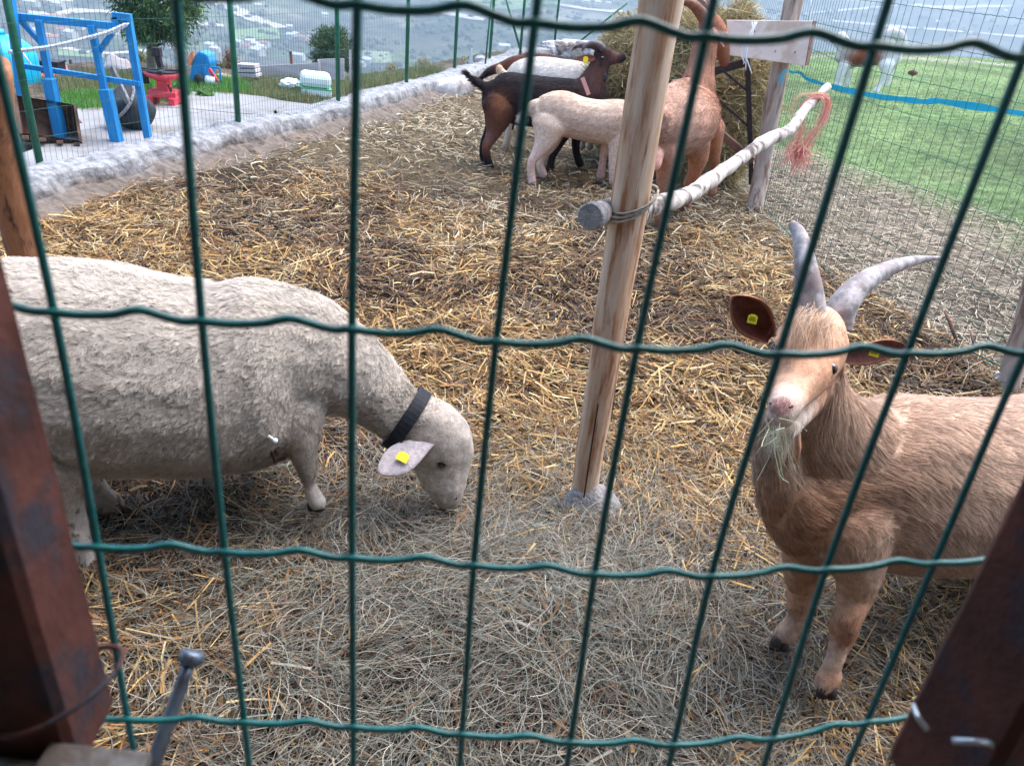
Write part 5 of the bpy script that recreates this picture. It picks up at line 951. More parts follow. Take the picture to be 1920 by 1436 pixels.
# blue tape
tp = [(1476, 128), (1484, 136), (1500, 137), (1512, 148), (1530, 154), (1556, 162), (1580, 168), (1610, 174), (1650, 182), (1690, 186), (1728, 191), (1760, 190), (1800, 196), (1850, 203), (1920, 214), (2000, 226), (2080, 238)]
A = curve([at(x_, y_, 6.05-.9*max(0, (x_-1500))/600.) for x_, y_ in tp], 4); n = len(A); wz = np.interp(np.arange(n), [0, n*.28, n*.34, n], [.008, .012, .018, .021]); tw = .5*np.sin(np.arange(n)*.5); wz = wz*(.75+.5*vn(np.arange(n)*.45, 0*np.arange(n), 3))
V = [];
for k, q in enumerate(A):
    for s in (-1, 1): V.append(q+np.array([math.sin(tw[k])*.3, 0, 1])*s*wz[k])
    for s in (1, -1): V.append(q+np.array([math.sin(tw[k])*.3, 0, 1])*s*wz[k]+np.array([0, .002, 0]))
mb = MB(); mb.add(V, [(k*4+j, k*4+(j+1) % 4, (k+1)*4+(j+1) % 4, (k+1)*4+j) for k in range(n-1) for j in range(4)]); tag(mb.build('blue_tape', M['tape']), 'bright blue electric fence tape strung across the meadow', 'tape')
mb = MB()
for k in range(5): mb.tube(curve([at(1474+g.normal(0, 3), 130, 5.92), at(1466+g.normal(0, 4), 142, 5.9), at(1461+g.normal(0, 4), 158+g.normal(0, 4), 5.9)], 4), .002, 5)
tag(mb.build('tape_tail', M['tape']), 'loose frayed end of blue tape on the weathered post', 'tape')
# ------------------------------------------------------------------ hayrack with bale, plank
root = thing('hay_bale', 'tall heap of dry hay held by the black hayrack', 'hay bale')
def heap(c, rx, ry, rz, n, seed, cols, L_=.22, wd=.006, low=0):
    g = np.random.default_rng(seed); d = nrm(g.normal(0, 1, (n, 3))); d[:, 1] = np.where(g.uniform(0, 1, n) < .8, -np.abs(d[:, 1]), d[:, 1]); dd_ = d*np.array([rx, ry, rz]); P0 = np.array(c)+dd_*(1+.22*(vn(d[:, 0]*4+5, d[:, 2]*4+seed, 3)-.5)[:, None]); P0 = P0[P0[:, 2] > .02]; m = len(P0)
    dr = nrm(g.normal(0, 1, (m, 3))*np.array([1, .5, .8])+np.array([0, 0, -.25])); Ln = g.uniform(.3, 1, m)*L_; t = np.linspace(-.5, .5, 5); bend = g.normal(0, .25, (m, 3)); P = P0[:, None]+dr[:, None]*(t[None, :, None]*Ln[:, None, None])+bend[:, None]*((.25-t*t)[None, :, None]*Ln[:, None, None]); A_ = np.array([S(*q) for q in cols])
    return P, g.uniform(.5, 1.3, m)*wd/2, nrm(g.normal(0, 1, (m, 3))), A_[g.integers(0, len(A_), m)]*g.uniform(.6, 1.15, (m, 1))
import bmesh
hc1 = at(1330, 150, 6.75); hc1[2] = .62; hc2 = at(1215, 130, 7.2); hc2[2] = .6
def core(c, r3, seed):
    bm = bmesh.new(); bmesh.ops.create_icosphere(bm, subdivisions=5, radius=1)
    for v_ in bm.verts:
        q = np.array(v_.co); k = 1+.22*(float(vn(q[0]*4+5, q[2]*4+seed, 3))-.5)+.05*mnoise.noise(v_.co*9); v_.co = Vector((c[0]+q[0]*r3[0]*k*.97, c[1]+q[1]*r3[1]*k*.97, c[2]+q[2]*r3[2]*k*.97))
    me = bpy.data.meshes.new('hay_core'); bm.to_mesh(me); bm.free(); n = len(me.vertices); a = me.color_attributes.new('col', 'FLOAT_COLOR', 'POINT'); a.data.foreach_set('color', np.tile([*S(146, 126, 92), 1], n).astype(np.float32)); me.materials.append(M['bed']); me.polygons.foreach_set('use_smooth', np.ones(len(me.polygons), bool)); o = bpy.data.objects.new('hay_core', me); sc.collection.objects.link(o); o.parent = root
HC = [(200, 182, 136), (176, 154, 110), (214, 200, 160), (150, 128, 92), (186, 176, 132)]
core(hc1, (.52, .45, .70), 2); core(hc2, (.45, .5, .62), 4)
h1 = heap(hc1, .52, .45, .70, 17000, 2, HC); h2 = heap(hc2, .45, .5, .62, 12000, 4, HC); merge('loose_stems', [h1, h2], M['straw'], root); settle(root)
root = thing('hayrack', 'black steel hayrack frame with diagonal bars beside the weathered post', 'hayrack'); mb = MB()
def bars(lst, Y_, w_, name='bar', m='blacksteel', h=None):
    for (a, b_) in lst:
        mb = MB(); YA, YB = (Y_, Y_) if np.isscalar(Y_) else Y_; mb.bar(at(*a, YA), at(*b_, YB), w_, h or w_); mb.build(name, M[m], root, bevel=.002)
bars([((1190, 178), (1402, 116))], (6.35, 6.12), .03, 'top_rail', h=.055); bars([((1401, 110), (1408, 300))], 6.12, .032, 'upright'); bars([((1192, 170), (1196, 330))], 6.5, .032, 'upright')
bars([((1352, 130), (1402, 172)), ((1345, 186), (1406, 240)), ((1262, 160), (1330, 215))], 6.14, .016, 'diagonal_bar'); bars([((1335, 236), (1412, 302))], (6.2, 6.05), .05, 'lower_rail', 'rust2'); bars([((1408, 296), (1408, 345))], 6.12, .03, 'leg'); settle(root)
root = thing('plank', 'wide pale wooden board nailed across the weathered post', 'board'); q = [at(1362, 38, 5.86), at(1524, 40, 5.86), at(1509, 124, 5.86), at(1366, 104, 5.86)]; mb = MB()
bk = np.array([.035, .06, 0]); mb.add([*q, *[k+bk for k in q]], [(3, 2, 1, 0), (4, 5, 6, 7), (0, 1, 5, 4), (2, 3, 7, 6), (3, 0, 4, 7)]); mb.build('board', M['plank'], root, bevel=.003)
mb = MB(); mb.add([q[1], q[2], q[2]+bk*1.3, q[1]+bk*1.3, *[k+np.array([.004, -.002, 0]) for k in (q[1], q[2], q[2]+bk*1.3, q[1]+bk*1.3)]], [(0, 1, 2, 3), (7, 6, 5, 4), (0, 4, 5, 1), (1, 5, 6, 2), (2, 6, 7, 3), (3, 7, 4, 0)]); mb.build('end_face', M['plankedge'], root)
mb = MB()
for (x_, y_) in ((1453, 99), (1490, 101), (1414, 62)): c = at(x_, y_, 5.853); mb.bar(c, c+np.array([.002, 0, .015]), .006, .004)
mb.build('nail_mark', M['plankedge'], root); mb = MB()
for k in range(5): mb.tube(curve([at(1415+g.normal(0, 3), 42, 5.83), at(1408+g.normal(0, 3), 66, 5.8), at(1398+g.normal(0, 5), 96, 5.8), at(1400+g.normal(0, 6), 122+g.normal(0, 8), 5.8)], 5), .004, 5)
mb.build('string', M['white'], root, True); settle(root)
# stones of the rubble heap at the far end
for k, (x_, y_, s_) in enumerate([(1012, 96, 15), (1030, 92, 17), (1052, 90, 14), (1075, 97, 18), (1098, 100, 14), (1060, 106, 14), (1115, 95, 16), (1135, 102, 17), (1150, 92, 14), (1090, 88, 12), (1125, 110, 12), (880, 122, 9), (900, 112, 10), (1000, 108, 9)]):
    Yk = 15.3 if x_ > 950 else 12.6; c = at(x_, y_, Yk); c[2] = .12; c = at(x_, y_, Yk); rr = px(c, s_); bm = bmesh.new(); bmesh.ops.create_icosphere(bm, subdivisions=3, radius=1)
    for v_ in bm.verts:
        v3 = v_.co.copy(); kk = 1+.35*mnoise.noise(v3*1.1+Vector((k*3, 0, 0)))+.15*mnoise.noise(v3*3+Vector((k, 0, 0))); 
        v_.co = Vector((round(v3.x*2.5)/2.5*.4+v3.x*.6, v3.y, round(v3.z*2.2)/2.2*.4+v3.z*.6))*kk*rr
    me = bpy.data.meshes.new('stone'); bm.to_mesh(me); bm.free(); me.materials.append(M['rock']); o = bpy.data.objects.new('stone', me); sc.collection.objects.link(o); o.location = c; o.scale = (1.1, 1, .85)
    where = ['leftmost of the far rubble heap', 'second from left on the far rubble heap', 'leaning between two others on the far rubble heap', 'big one in the middle front of the far rubble heap', 'low one right of the middle of the far rubble heap', 'low in front of the far rubble heap', 'upper right on the far rubble heap', 'large one at the right of the far rubble heap', 'rightmost beside the hay', 'small one on top of the far rubble heap', 'small one lowest at the right of the heap', 'small one on the kerb near the brown goat tail', 'on the kerb just behind the brown goat rump', 'small one behind the white goat back'][k]
    tag(o, 'pale grey stone, '+where, 'stone', 'stones of the far rubble heap')
mb = MB(); rg = np.random.default_rng(2); V, Fs = loft([(.0, 15.2, -.1), (.35, 15.6, -.1), (1.0, 15.8, -.1), (1.8, 15.7, -.1)], [.2, .38, .42, .2], 14); V[:, 2] = np.clip(V[:, 2], -.1, .3); tag(mkmesh('rubble_bank', V+np.array([mnoise.noise_vector(Vector(q*5)) for q in V])*.08, Fs, M['rock'], None, smooth=True), kind='structure')
V, Fs = loft([at(800, 178, 9.6), at(830, 172, 9.8), at(870, 166, 10.2), at(892, 160, 10.4)], [.06, .14, .15, .08], 12); tag(mkmesh('rock', V+np.array([mnoise.noise_vector(Vector(q*7)) for q in V])*.07, Fs, M['rock'], None, smooth=True), 'low flat rock bulging from the kerb behind the black goat', 'rock')
# ------------------------------------------------------------------ yard beyond the kerb: slab, grass, odds and ends
def sheet(name, pxs, z_, m, kind='structure', n=14, col=None):
    V = []; a, b_, c, d = [G(x_, y_, z_) for x_, y_ in pxs]
    for i in range(n+1):
        for j in range(n+1):
            u_, v_ = i/n, j/n; q = (a*(1-u_)+b_*u_)*(1-v_)+(d*(1-u_)+c*u_)*v_; e = min(u_, v_, 1-u_, 1-v_) < .01
            q = q+(np.array([mnoise.noise(Vector(q*1.5)), mnoise.noise(Vector(q*1.5+Vector((7, 3, 1)))), 0])*.25 if e else 0); q[2] = z_; V.append(q)
    return tag(mkmesh(name, V, [(i*(n+1)+j, i*(n+1)+j+1, (i+1)*(n+1)+j+1, (i+1)*(n+1)+j) for i in range(n) for j in range(n)], m), kind=kind)
sheet('yard_slab', [(-120, 400), (700, 222), (455, 178), (150, 205)], 0.0, M['yard']); sheet('yard_slab', [(300, 200), (540, 215), (500, 182), (380, 176)], .004, M['yard'])
def yz(x, y): return zt(x, y)
def ygrass(n, poly, seed, hl, hh, pal, w_=.006):
    g = np.random.default_rng(seed); a, b_, c, d = [G(x_, y_, -.04)[:2] for x_, y_ in poly]; u_, v_ = g.uniform(0, 1, (2, n)); u_ = u_[:, None]; v_ = v_[:, None]; q = (a*(1-u_)+b_*u_)*(1-v_)+(d*(1-u_)+c*u_)*v_; q = q+g.normal(0, .05, q.shape)
    x, y = q.T; z = np.maximum(zt(x, y), -.06); ang = g.uniform(0, 6.28, n); h = g.uniform(hl, hh, n)*(.4+vn(x*3, y*3, seed)); ln = g.uniform(0, .6, n); dx = np.stack([np.cos(ang)*ln, np.sin(ang)*ln, np.ones(n)], -1); t = np.array([0, .55, 1.])
    P = np.stack([x, y, z], -1)[:, None]+dx[:, None]*(t[None, :, None]*h[:, None, None]); return P, g.uniform(.5, 1.3, n)*w_/2, nrm(g.normal(0, 1, (n, 3))*np.array([1, 1, .1])), pal(g, n)*g.uniform(.6, 1.25, (n, 1))
lush = pick([(96, 150, 66), (120, 168, 84), (74, 124, 58), (150, 170, 100)], [3, 3, 2, 1]); weed = pick([(128, 138, 92), (150, 146, 104), (100, 120, 72), (172, 160, 126)], [3, 2, 2, 2])
yg = [ygrass(14000, [(120, 215), (270, 208), (265, 165), (118, 178)], 101, .03, .09, lush), ygrass(9000, [(310, 190), (470, 182), (440, 158), (300, 160)], 102, .04, .13, lush), ygrass(9000, [(100, 175), (270, 160), (260, 145), (90, 150)], 103, .04, .14, weed), ygrass(16000, [(420, 185), (640, 190), (650, 150), (420, 152)], 104, .03, .10, weed), ygrass(5000, [(650, 175), (830, 140), (820, 128), (640, 152)], 105, .04, .12, weed), ygrass(2500, [(268, 178), (300, 178), (300, 160), (268, 160)], 106, .06, .16, lush)]
P_, W_, S_, C_ = [np.concatenate([q[k] for q in yg]) for k in range(4)]; o = ribbons('yard_grass', P_, W_, S_, C_, M['grass'], taper=[1, .7, .1]); tag(o, 'green and dry grass between the yard slab and the hill edge', 'grass', kind='stuff')
g_s = np.random.default_rng(55)
def B_(name, lst, Y_, w_, m, h=None, par=None, bev=.003):
    out = []
    for s in lst:
        mb = MB(); a, b_ = s[0], s[1]; YA, YB = (Y_, Y_) if np.isscalar(Y_) else Y_; mb.bar(at(*a, YA), at(*b_, YB), w_, h or w_, up=(0, 1, 0)); out.append(mb.build(name, M[m], par if par is not None else root, bevel=bev))
    return out
root = thing('blue_trestle', 'bright blue steel frame with uprights and rails beside the kerb', 'metal frame')
B_('upright', [((239, 30), (282, 285))], 6.2, .05, 'blue'); B_('upright', [((171, 48), (222, 295))], 6.1, .045, 'blue'); B_('upright', [((72, 38), (120, 285))], 6.05, .045, 'blue'); B_('upright', [((16, -20), (58, 300))], 6.0, .055, 'blue')
B_('sleeve', [((198, 168), (225, 290))], 6.06, .075, 'blue'); B_('sleeve', [((92, 148), (118, 275))], 6.0, .075, 'blue')
B_('top_rail', [((14, 30), (218, 50))], (6.06, 6.14), .05, 'blue'); B_('middle_rail', [((30, 122), (262, 158))], (6.07, 6.17), .036, 'blue')
B_('hoop', [((216, 32), (222, 52)), ((212, 30), (246, 34))], 6.15, .05, 'blue'); B_('brace', [((38, 38), (80, 84))], 6.07, .035, 'blue'); B_('brace', [((211, 62), (184, 100))], 6.12, .035, 'blue')
settle(root)
root = thing('white_bench', 'low white board on a blue metal base at the foot of the blue frame', 'bench')
A_, Bq = at(70, 300, 5.7), at(190, 286, 5.75); mb = MB(); mb.bar(A_, Bq, .22, .03); mb.build('board', M['white'], root, bevel=.004)
for a, b_ in (((72, 272), (205, 296)), ((75, 292), (140, 270))): mb = MB(); mb.bar(at(*a, 5.95), at(*b_, 5.95), .04, .04); mb.build('rail', M['blue'], root, bevel=.003)
for a in (90, 165): mb = MB(); q = at(a, 296, 5.75); mb.bar(q, (q[0], q[1], -.05), .03, .03); mb.build('leg', M['blue'], root)
settle(root)
mb = MB(); cp = curve([at(20, 98, 5.95), at(50, 94, 5.97), at(85, 90, 5.99), at(120, 83, 6.0), at(160, 73, 6.04), at(200, 62, 6.06), at(238, 46, 6.1)], 12)
for k in range(0, len(cp)-1):
    c = (cp[k]+cp[k+1])/2; t = nrm(cp[k+1]-cp[k]); s_ = nrm(np.cross(t, (0, .3, 1) if k % 2 else (0, 1, .2))); mb.tube([c+t*math.cos(a)*.020+s_*math.sin(a)*.012 for a in np.linspace(0, 6.28, 9)], .0042, 5)
tag(mb.build('chain', M['white'], smooth=True), 'white plastic link chain hanging across the blue frame', 'chain')
# rusty digger bucket
root = thing('digger_bucket', 'rusty brown digger bucket lying behind the blue frame', 'digger bucket'); cB = G(98, 262, 0.); cB[2] = .12; ax = nrm(np.array([.8, .45, -.15])); fw = nrm(np.cross(ax, (0, 0, 1))); V = []; n = 12; wB = .36
arc = [(math.cos(a)*.17, math.sin(a)*.16) for a in np.linspace(1.7, 5.8, n)]
for s in (-.5, .5):
    for k in (1, .93):
        for a, z_ in arc: V.append(cB+ax*s*wB+fw*a*k+np.array([0, 0, z_*k]))
Fs = [(k, k+1, 2*n+k+1, 2*n+k) for k in range(n-1)]+[(n+k+1, n+k, 3*n+k, 3*n+k+1) for k in range(n-1)]; mb = MB(); mb.add(V, Fs); mb.build('shell', M['rust2'], root, True)
for s in (-.5, .5):
    mb = MB(); V = [cB+ax*s*wB+fw*a+np.array([0, 0, z_]) for a, z_ in arc]+[cB+ax*(s*wB+.02*(1 if s > 0 else -1))+fw*a+np.array([0, 0, z_]) for a, z_ in arc]; mb.add(V, [tuple(range(n))[::-1], tuple(range(n, 2*n))]+[(k, (k+1) % n, (k+1) % n+n, k+n) for k in range(n)]); mb.build('side_plate', M['rust2'], root)
mb = MB()
for k in range(4): q = cB+ax*(k/3-.5)*wB*.9+fw*.12-np.array([0, 0, .10]); mb.bar(q, q+fw*.12+np.array([0, 0, .02]), .04, .02)
mb.build('teeth', M['rust2'], root); settle(root)
root = thing('steel_plate', 'bent rusty plate leaning beside the digger bucket', 'metal plate'); q = [at(96, 196, 6.5), at(122, 200, 6.6), at(156, 238, 6.5), at(150, 265, 6.4), at(92, 268, 6.35)]; mb = MB(); mb.add([*q, *[k+np.array([.01, .02, 0]) for k in q]], [(0, 1, 2, 3, 4), (9, 8, 7, 6, 5)]+[(i, (i+1) % 5, (i+1) % 5+5, i+5) for i in range(5)]); mb.build('plate', M['rust2'], root); settle(root)
# red trailer
root = thing('trailer', 'faded red flatbed trailer behind the left end of the blue frame', 'trailer'); a, b_ = at(20, 153, 8.8), at(132, 146, 9.1); mb = MB(); mb.bar(a, b_, .7, .17); mb.build('bed', M['pinkred'], root, bevel=.01)
for x_, y_ in ((62, 172), (106, 168)):
    c = at(x_, y_, 8.6); mb = MB(); ax_ = nrm(np.array([.1, 1, 0])); mb.tube([c-ax_*.06, c+ax_*.06], .13, 20); w_ = mb.build('wheel', M['black'], root, True); mb = MB(); mb.tube([c-ax_*.066, c-ax_*.055], .06, 12); o_ = mb.build('rim', M['pinkred'], w_)
mb = MB(); mb.bar(at(68, 140, 8.5), at(72, 172, 8.5), .03, .03); mb.build('stake', M['boards'], root); settle(root)
root = thing('box', 'black plastic box standing on the red trailer', 'box'); c = at(88, 128, 8.95); mb = MB(); mb.box(c, (.32, .2, .13), .1); mb.build('body', M['black'], root, bevel=.01); mb = MB(); mb.box(c+np.array([0, 0, .075]), (.34, .22, .02), .1); mb.build('lid', M['blacksteel'], root, bevel=.004); settle(root)
# turquoise tank
root = thing('water_tank', 'round turquoise plastic tank at the far left of the yard', 'tank'); c = at(8, 128, 8.3); mb = MB(); V, Fs = loft([c+np.array([0, 0, z_]) for z_ in (-.16, -.12, .12, .2, .27, .31, .325)], [.30, .32, .32, .29, .21, .10, .03], 28); mb.add(V, Fs); mb.build('tank', M['cyan'], root, True)
mb = MB(); mb.tube([c+np.array([0, 0, .32]), c+np.array([0, 0, .36])], [.07, .06], 16); mb.build('lid', M['cyan'], root, True); mb = MB()
for s in (-.2, .2): mb.bar(c+np.array([s, -.1, -.16]), (c[0]+s, c[1]-.1, -.1), .05, .05)
mb.build('stand', M['blue'], root); mb = MB(); mb.tube([at(27, 78, 7.9), at(60, 124, 7.9)], .008, 6); mb.build('pipe', M['white'], root, True); settle(root)
# tarp covered heap
root = thing('covered_heap', 'pale grey tarpaulin covered heap behind the blue frame', 'covered heap'); c = at(222, 150, 9.8); bm = bmesh.new(); bmesh.ops.create_icosphere(bm, subdivisions=4, radius=1)
for v_ in bm.verts: q = v_.co.copy(); k = 1+.16*mnoise.noise(q*2)+.06*mnoise.noise(q*6); v_.co = Vector((c[0]+q.x*.24*k, c[1]+q.y*.25*k, c[2]+.02+q.z*.26*k-.1*abs(q.x)))
me = bpy.data.meshes.new('cover'); bm.to_mesh(me); bm.free(); me.materials.append(M['boards']); me.polygons.foreach_set('use_smooth', np.ones(len(me.polygons), bool)); o = bpy.data.objects.new('cover', me); sc.collection.objects.link(o); o.parent = root; settle(root)
# black tub
root = thing('tub', 'split black rubber tub with a whitened rim lying on the slab', 'tub'); c = G(256, 240, 0.); c[2] = .13; ax_ = nrm(np.array([-.45, -.55, .55])); mb = MB(); V, Fs = loft([c-ax_*.12, c-ax_*.10, c+ax_*.06, c+ax_*.14, c+ax_*.15, c+ax_*.13, c-ax_*.05], [.09, .135, .165, .17, .155, .15, .11], 24, cap=True); mb.add(V, Fs); mb.build('body', M['black'], root, True)
mb = MB(); s1 = nrm(np.cross(ax_, (0, 0, 1))); s2 = np.cross(ax_, s1); mb.tube([c+ax_*.14+(s1*math.cos(a)+s2*math.sin(a))*.168 for a in np.linspace(0, 6.28, 26)], .012, 8); mb.build('rim', M['conc'], root, True); mb = MB(); mb.bar(c+ax_*.13-s1*.16, c+ax_*.13-s1*.02+np.array([-.04, 0, .26]), .02, .05); mb.build('flap', M['conc'], root); settle(root)
for x0, y0, x1, y1, nm, lb in ((160, 250, 232, 252, 'scrap_sheet', 'grey sheet metal offcut lying flat on the slab in front of the tub'), (205, 268, 300, 272, 'scrap_board', 'dark board leaning low between the blue legs')):
    root = thing(nm, lb, 'scrap'); mb = MB(); mb.bar(at(x0, y0, 6.7), at(x1, y1, 6.75), .25, .015); mb.build('sheet', M['conc2'] if nm == 'scrap_board' else M['yard'], root); settle(root)
# red pedestal machine
root = thing('pedestal_machine', 'red pedestal machine with a black turntable standing on the slab', 'workshop machine'); Yr = 7.75; mb = MB(); c = at(312, 196, Yr); c[2] = .05
mb.box(c+np.array([0, 0, .03]), (.26, .22, .06), .1); mb.build('base', M['red'], root, bevel=.006)
for s in (-.11, .11): mb = MB(); mb.box(c+np.array([s, -.04, -.03]), (.06, .24, .09), .1); mb.build('foot', M['red'], root, bevel=.006)
tp_ = at(306, 146, Yr); mb = MB(); mb.bar(c+np.array([0, 0, .05]), tp_, .11, .10); mb.build('column', M['red'], root, bevel=.006); mb = MB(); mb.tube([tp_+np.array([0, 0, -.02]), tp_+np.array([0, 0, .01]), tp_+np.array([0, 0, .045])], [.08, .15, .17], 20); mb.build('head', M['red'], root, True)
mb = MB(); mb.tube([tp_+np.array([0, 0, .045]), tp_+np.array([0, 0, .065])], [.14, .14], 20)
for a in range(4): q = tp_+np.array([0, 0, .06]); mb.bar(q, q+np.array([math.cos(a*1.57+.3)*.19, math.sin(a*1.57+.3)*.19, .01]), .04, .025)
mb.build('turntable', M['black'], root, bevel=.003); mb = MB(); mb.bar(tp_+np.array([-.03, .05, .05]), at(294, 100, Yr), .045, .045); q = at(294, 98, Yr); mb.box(q, (.08, .06, .08)); mb.build('tool_arm', M['blacksteel'], root, bevel=.004); mb = MB(); mb.tube([tp_+np.array([.06, -.05, -.05]), tp_+np.array([.1, -.06, -.15]), c+np.array([.09, -.06, .1])], .008, 6); mb.build('hose', M['black'], root, True)
q = at(272, 146, Yr); mb = MB(); mb.tube([q+np.array([0, 0, -.05]), q+np.array([0, 0, .05])], .035, 14); mb.build('cylinder', M['black'], root, True); settle(root)
# blue machine with red bar and white drum
root = thing('garden_machine', 'blue hooded machine with a red bar and white drum at the grass edge', 'machine'); Yb = 8.9; q = [(352, 158), (360, 110), (372, 96), (388, 102), (394, 118), (388, 158)]; dpt = np.array([0, .22, 0]); P = [at(*k, Yb) for k in q]; mb = MB(); n = 6
mb.add([*P, *[k+dpt for k in P]], [tuple(range(n))[::-1], tuple(range(n, 2*n))]+[(i, (i+1) % n, (i+1) % n+n, i+n) for i in range(n)]); mb.build('hood', M['blue'], root, bevel=.02)
P = [at(*k, Yb-.02) for k in ((350, 118), (356, 100), (363, 96), (362, 112), (356, 124))]; mb = MB(); mb.add([*P, *[k+np.array([0, .03, 0]) for k in P]], [(4, 3, 2, 1, 0), (5, 6, 7, 8, 9)]+[(i, (i+1) % 5, (i+1) % 5+5, i+5) for i in range(5)]); mb.build('orange_flap', mat('orange_cloth', S(236, 140, 100), .8), root)
B_('red_bar', [((392, 130), (408, 154))], Yb-.05, .035, 'red'); B_('frame_bar', [((396, 126), (412, 128)), ((412, 128), (416, 164)), ((388, 162), (418, 164)), ((384, 126), (384, 164))], Yb-.05, .018, 'blue')
c = at(396, 152, Yb-.05); mb = MB(); mb.tube([c-np.array([.05, 0, 0]), c+np.array([.05, 0, 0])], [.05, .05], 18); mb.build('drum', M['white'], root, True); c = at(372, 150, Yb-.1); mb = MB(); mb.tube([c, c+np.array([0, .08, 0])], .055, 18); mb.build('wheel', M['black'], root, True); settle(root)
# white tank on its side, pale sack
root = thing('plastic_tank', 'white plastic tank with a green band lying at the yard edge', 'tank'); Yt = 9.15; mb = MB(); a, b_ = at(563, 148, Yt), at(620, 154, Yt+.1); mb.bar(a+np.array([0, 0, .01]), b_+np.array([0, 0, .01]), .30, .15); mb.build('upper_shell', M['whiteplastic'], root, bevel=.05); mb = MB(); mb.bar(a-np.array([0, 0, .115]), b_-np.array([0, 0, .115]), .31, .09); mb.build('lower_shell', M['whiteplastic'], root, bevel=.02)
mb = MB(); mb.bar(a-np.array([0.002, 0, .07]), b_-np.array([-.002, 0, .07]), .315, .012); mb.build('green_band', mat('green_band', S(90, 180, 130), .6), root); settle(root)
root = thing('sack', 'pale blue plastic sack slumped beside the white tank', 'sack'); c = at(545, 158, 9.2); bm = bmesh.new(); bmesh.ops.create_icosphere(bm, subdivisions=4, radius=1)
for v_ in bm.verts: q = v_.co.copy(); k = 1+.25*mnoise.noise(q*2.3)+.1*mnoise.noise(q*6); v_.co = Vector((c[0]+q.x*.12*k, c[1]+q.y*.1*k, c[2]+q.z*.06*k))
me = bpy.data.meshes.new('sack_skin'); bm.to_mesh(me); bm.free(); me.materials.append(M['whiteplastic']); me.polygons.foreach_set('use_smooth', np.ones(len(me.polygons), bool)); o = bpy.data.objects.new('sack_skin', me); sc.collection.objects.link(o); o.parent = root; settle(root)
# board fence
root = thing('board_fence', 'low fence of pale grey boards at the edge of the yard', 'fence'); Yf = 9.9
for k, (x0, x1, yt0, yt1, yb0, yb1) in enumerate([(488, 600, 124, 118, 146, 144), (596, 645, 112, 110, 150, 150), (490, 560, 147, 146, 162, 162), (470, 540, 146, 148, 152, 156)]):
    q = [at(x0, yt0, Yf+.04*k), at(x1, yt1, Yf+.04*k), at(x1, yb1, Yf+.04*k), at(x0, yb0, Yf+.04*k)]; mb = MB(); mb.add([*q, *[j+np.array([0, .02, 0]) for j in q]], [(3, 2, 1, 0), (4, 5, 6, 7), (0, 1, 5, 4), (1, 2, 6, 5), (2, 3, 7, 6), (3, 0, 4, 7)]); mb.build('board', M['boards'], root)
B_('stake', [((437, 100), (443, 148))], 9.7, .03, 'rust2'); B_('stake', [((545, 97), (547, 122))], 9.96, .03, 'rust2'); B_('stake', [((132, 112), (134, 130))], 10.4, .03, 'rust2'); B_('stake', [((232, 108), (233, 120))], 10.3, .02, 'rust2')
B_('stake', [((596, 112), (602, 150))], 9.8, .02, 'boards'); settle(root)
for k, (x0, y0, x1, y1, lb) in enumerate([(448, 122, 482, 124, 'top board of the grey plank stack'), (446, 131, 484, 132, 'middle board of the grey plank stack'), (448, 139, 486, 141, 'lowest board of the grey plank stack'), (410, 140, 482, 156, 'long dark board sloping down in front of the plank stack')]):
    mb = MB(); mb.bar(at(x0, y0, 9.6), at(x1, y1, 9.6), .18, .035 if k < 3 else .02); tag(mb.build('grey_board', M['boards'] if k < 3 else M['weathered'], bevel=.003), lb, 'board', 'boards stacked at the yard edge')
mb = MB(); A_ = curve([at(118, 180, 7.9), at(150, 174, 8.1), at(185, 166, 8.4), at(228, 158, 8.7), at(300, 150, 9.0)], 6); V, Fs = loft(A_, .025, 8, asp=1.6); tag(mkmesh('stone_edging', V+np.array([mnoise.noise_vector(Vector(q*9)) for q in V])*.015, Fs, M['conc'], None, smooth=True), 'thin pale stone edging round the green yard lawn', 'edging')
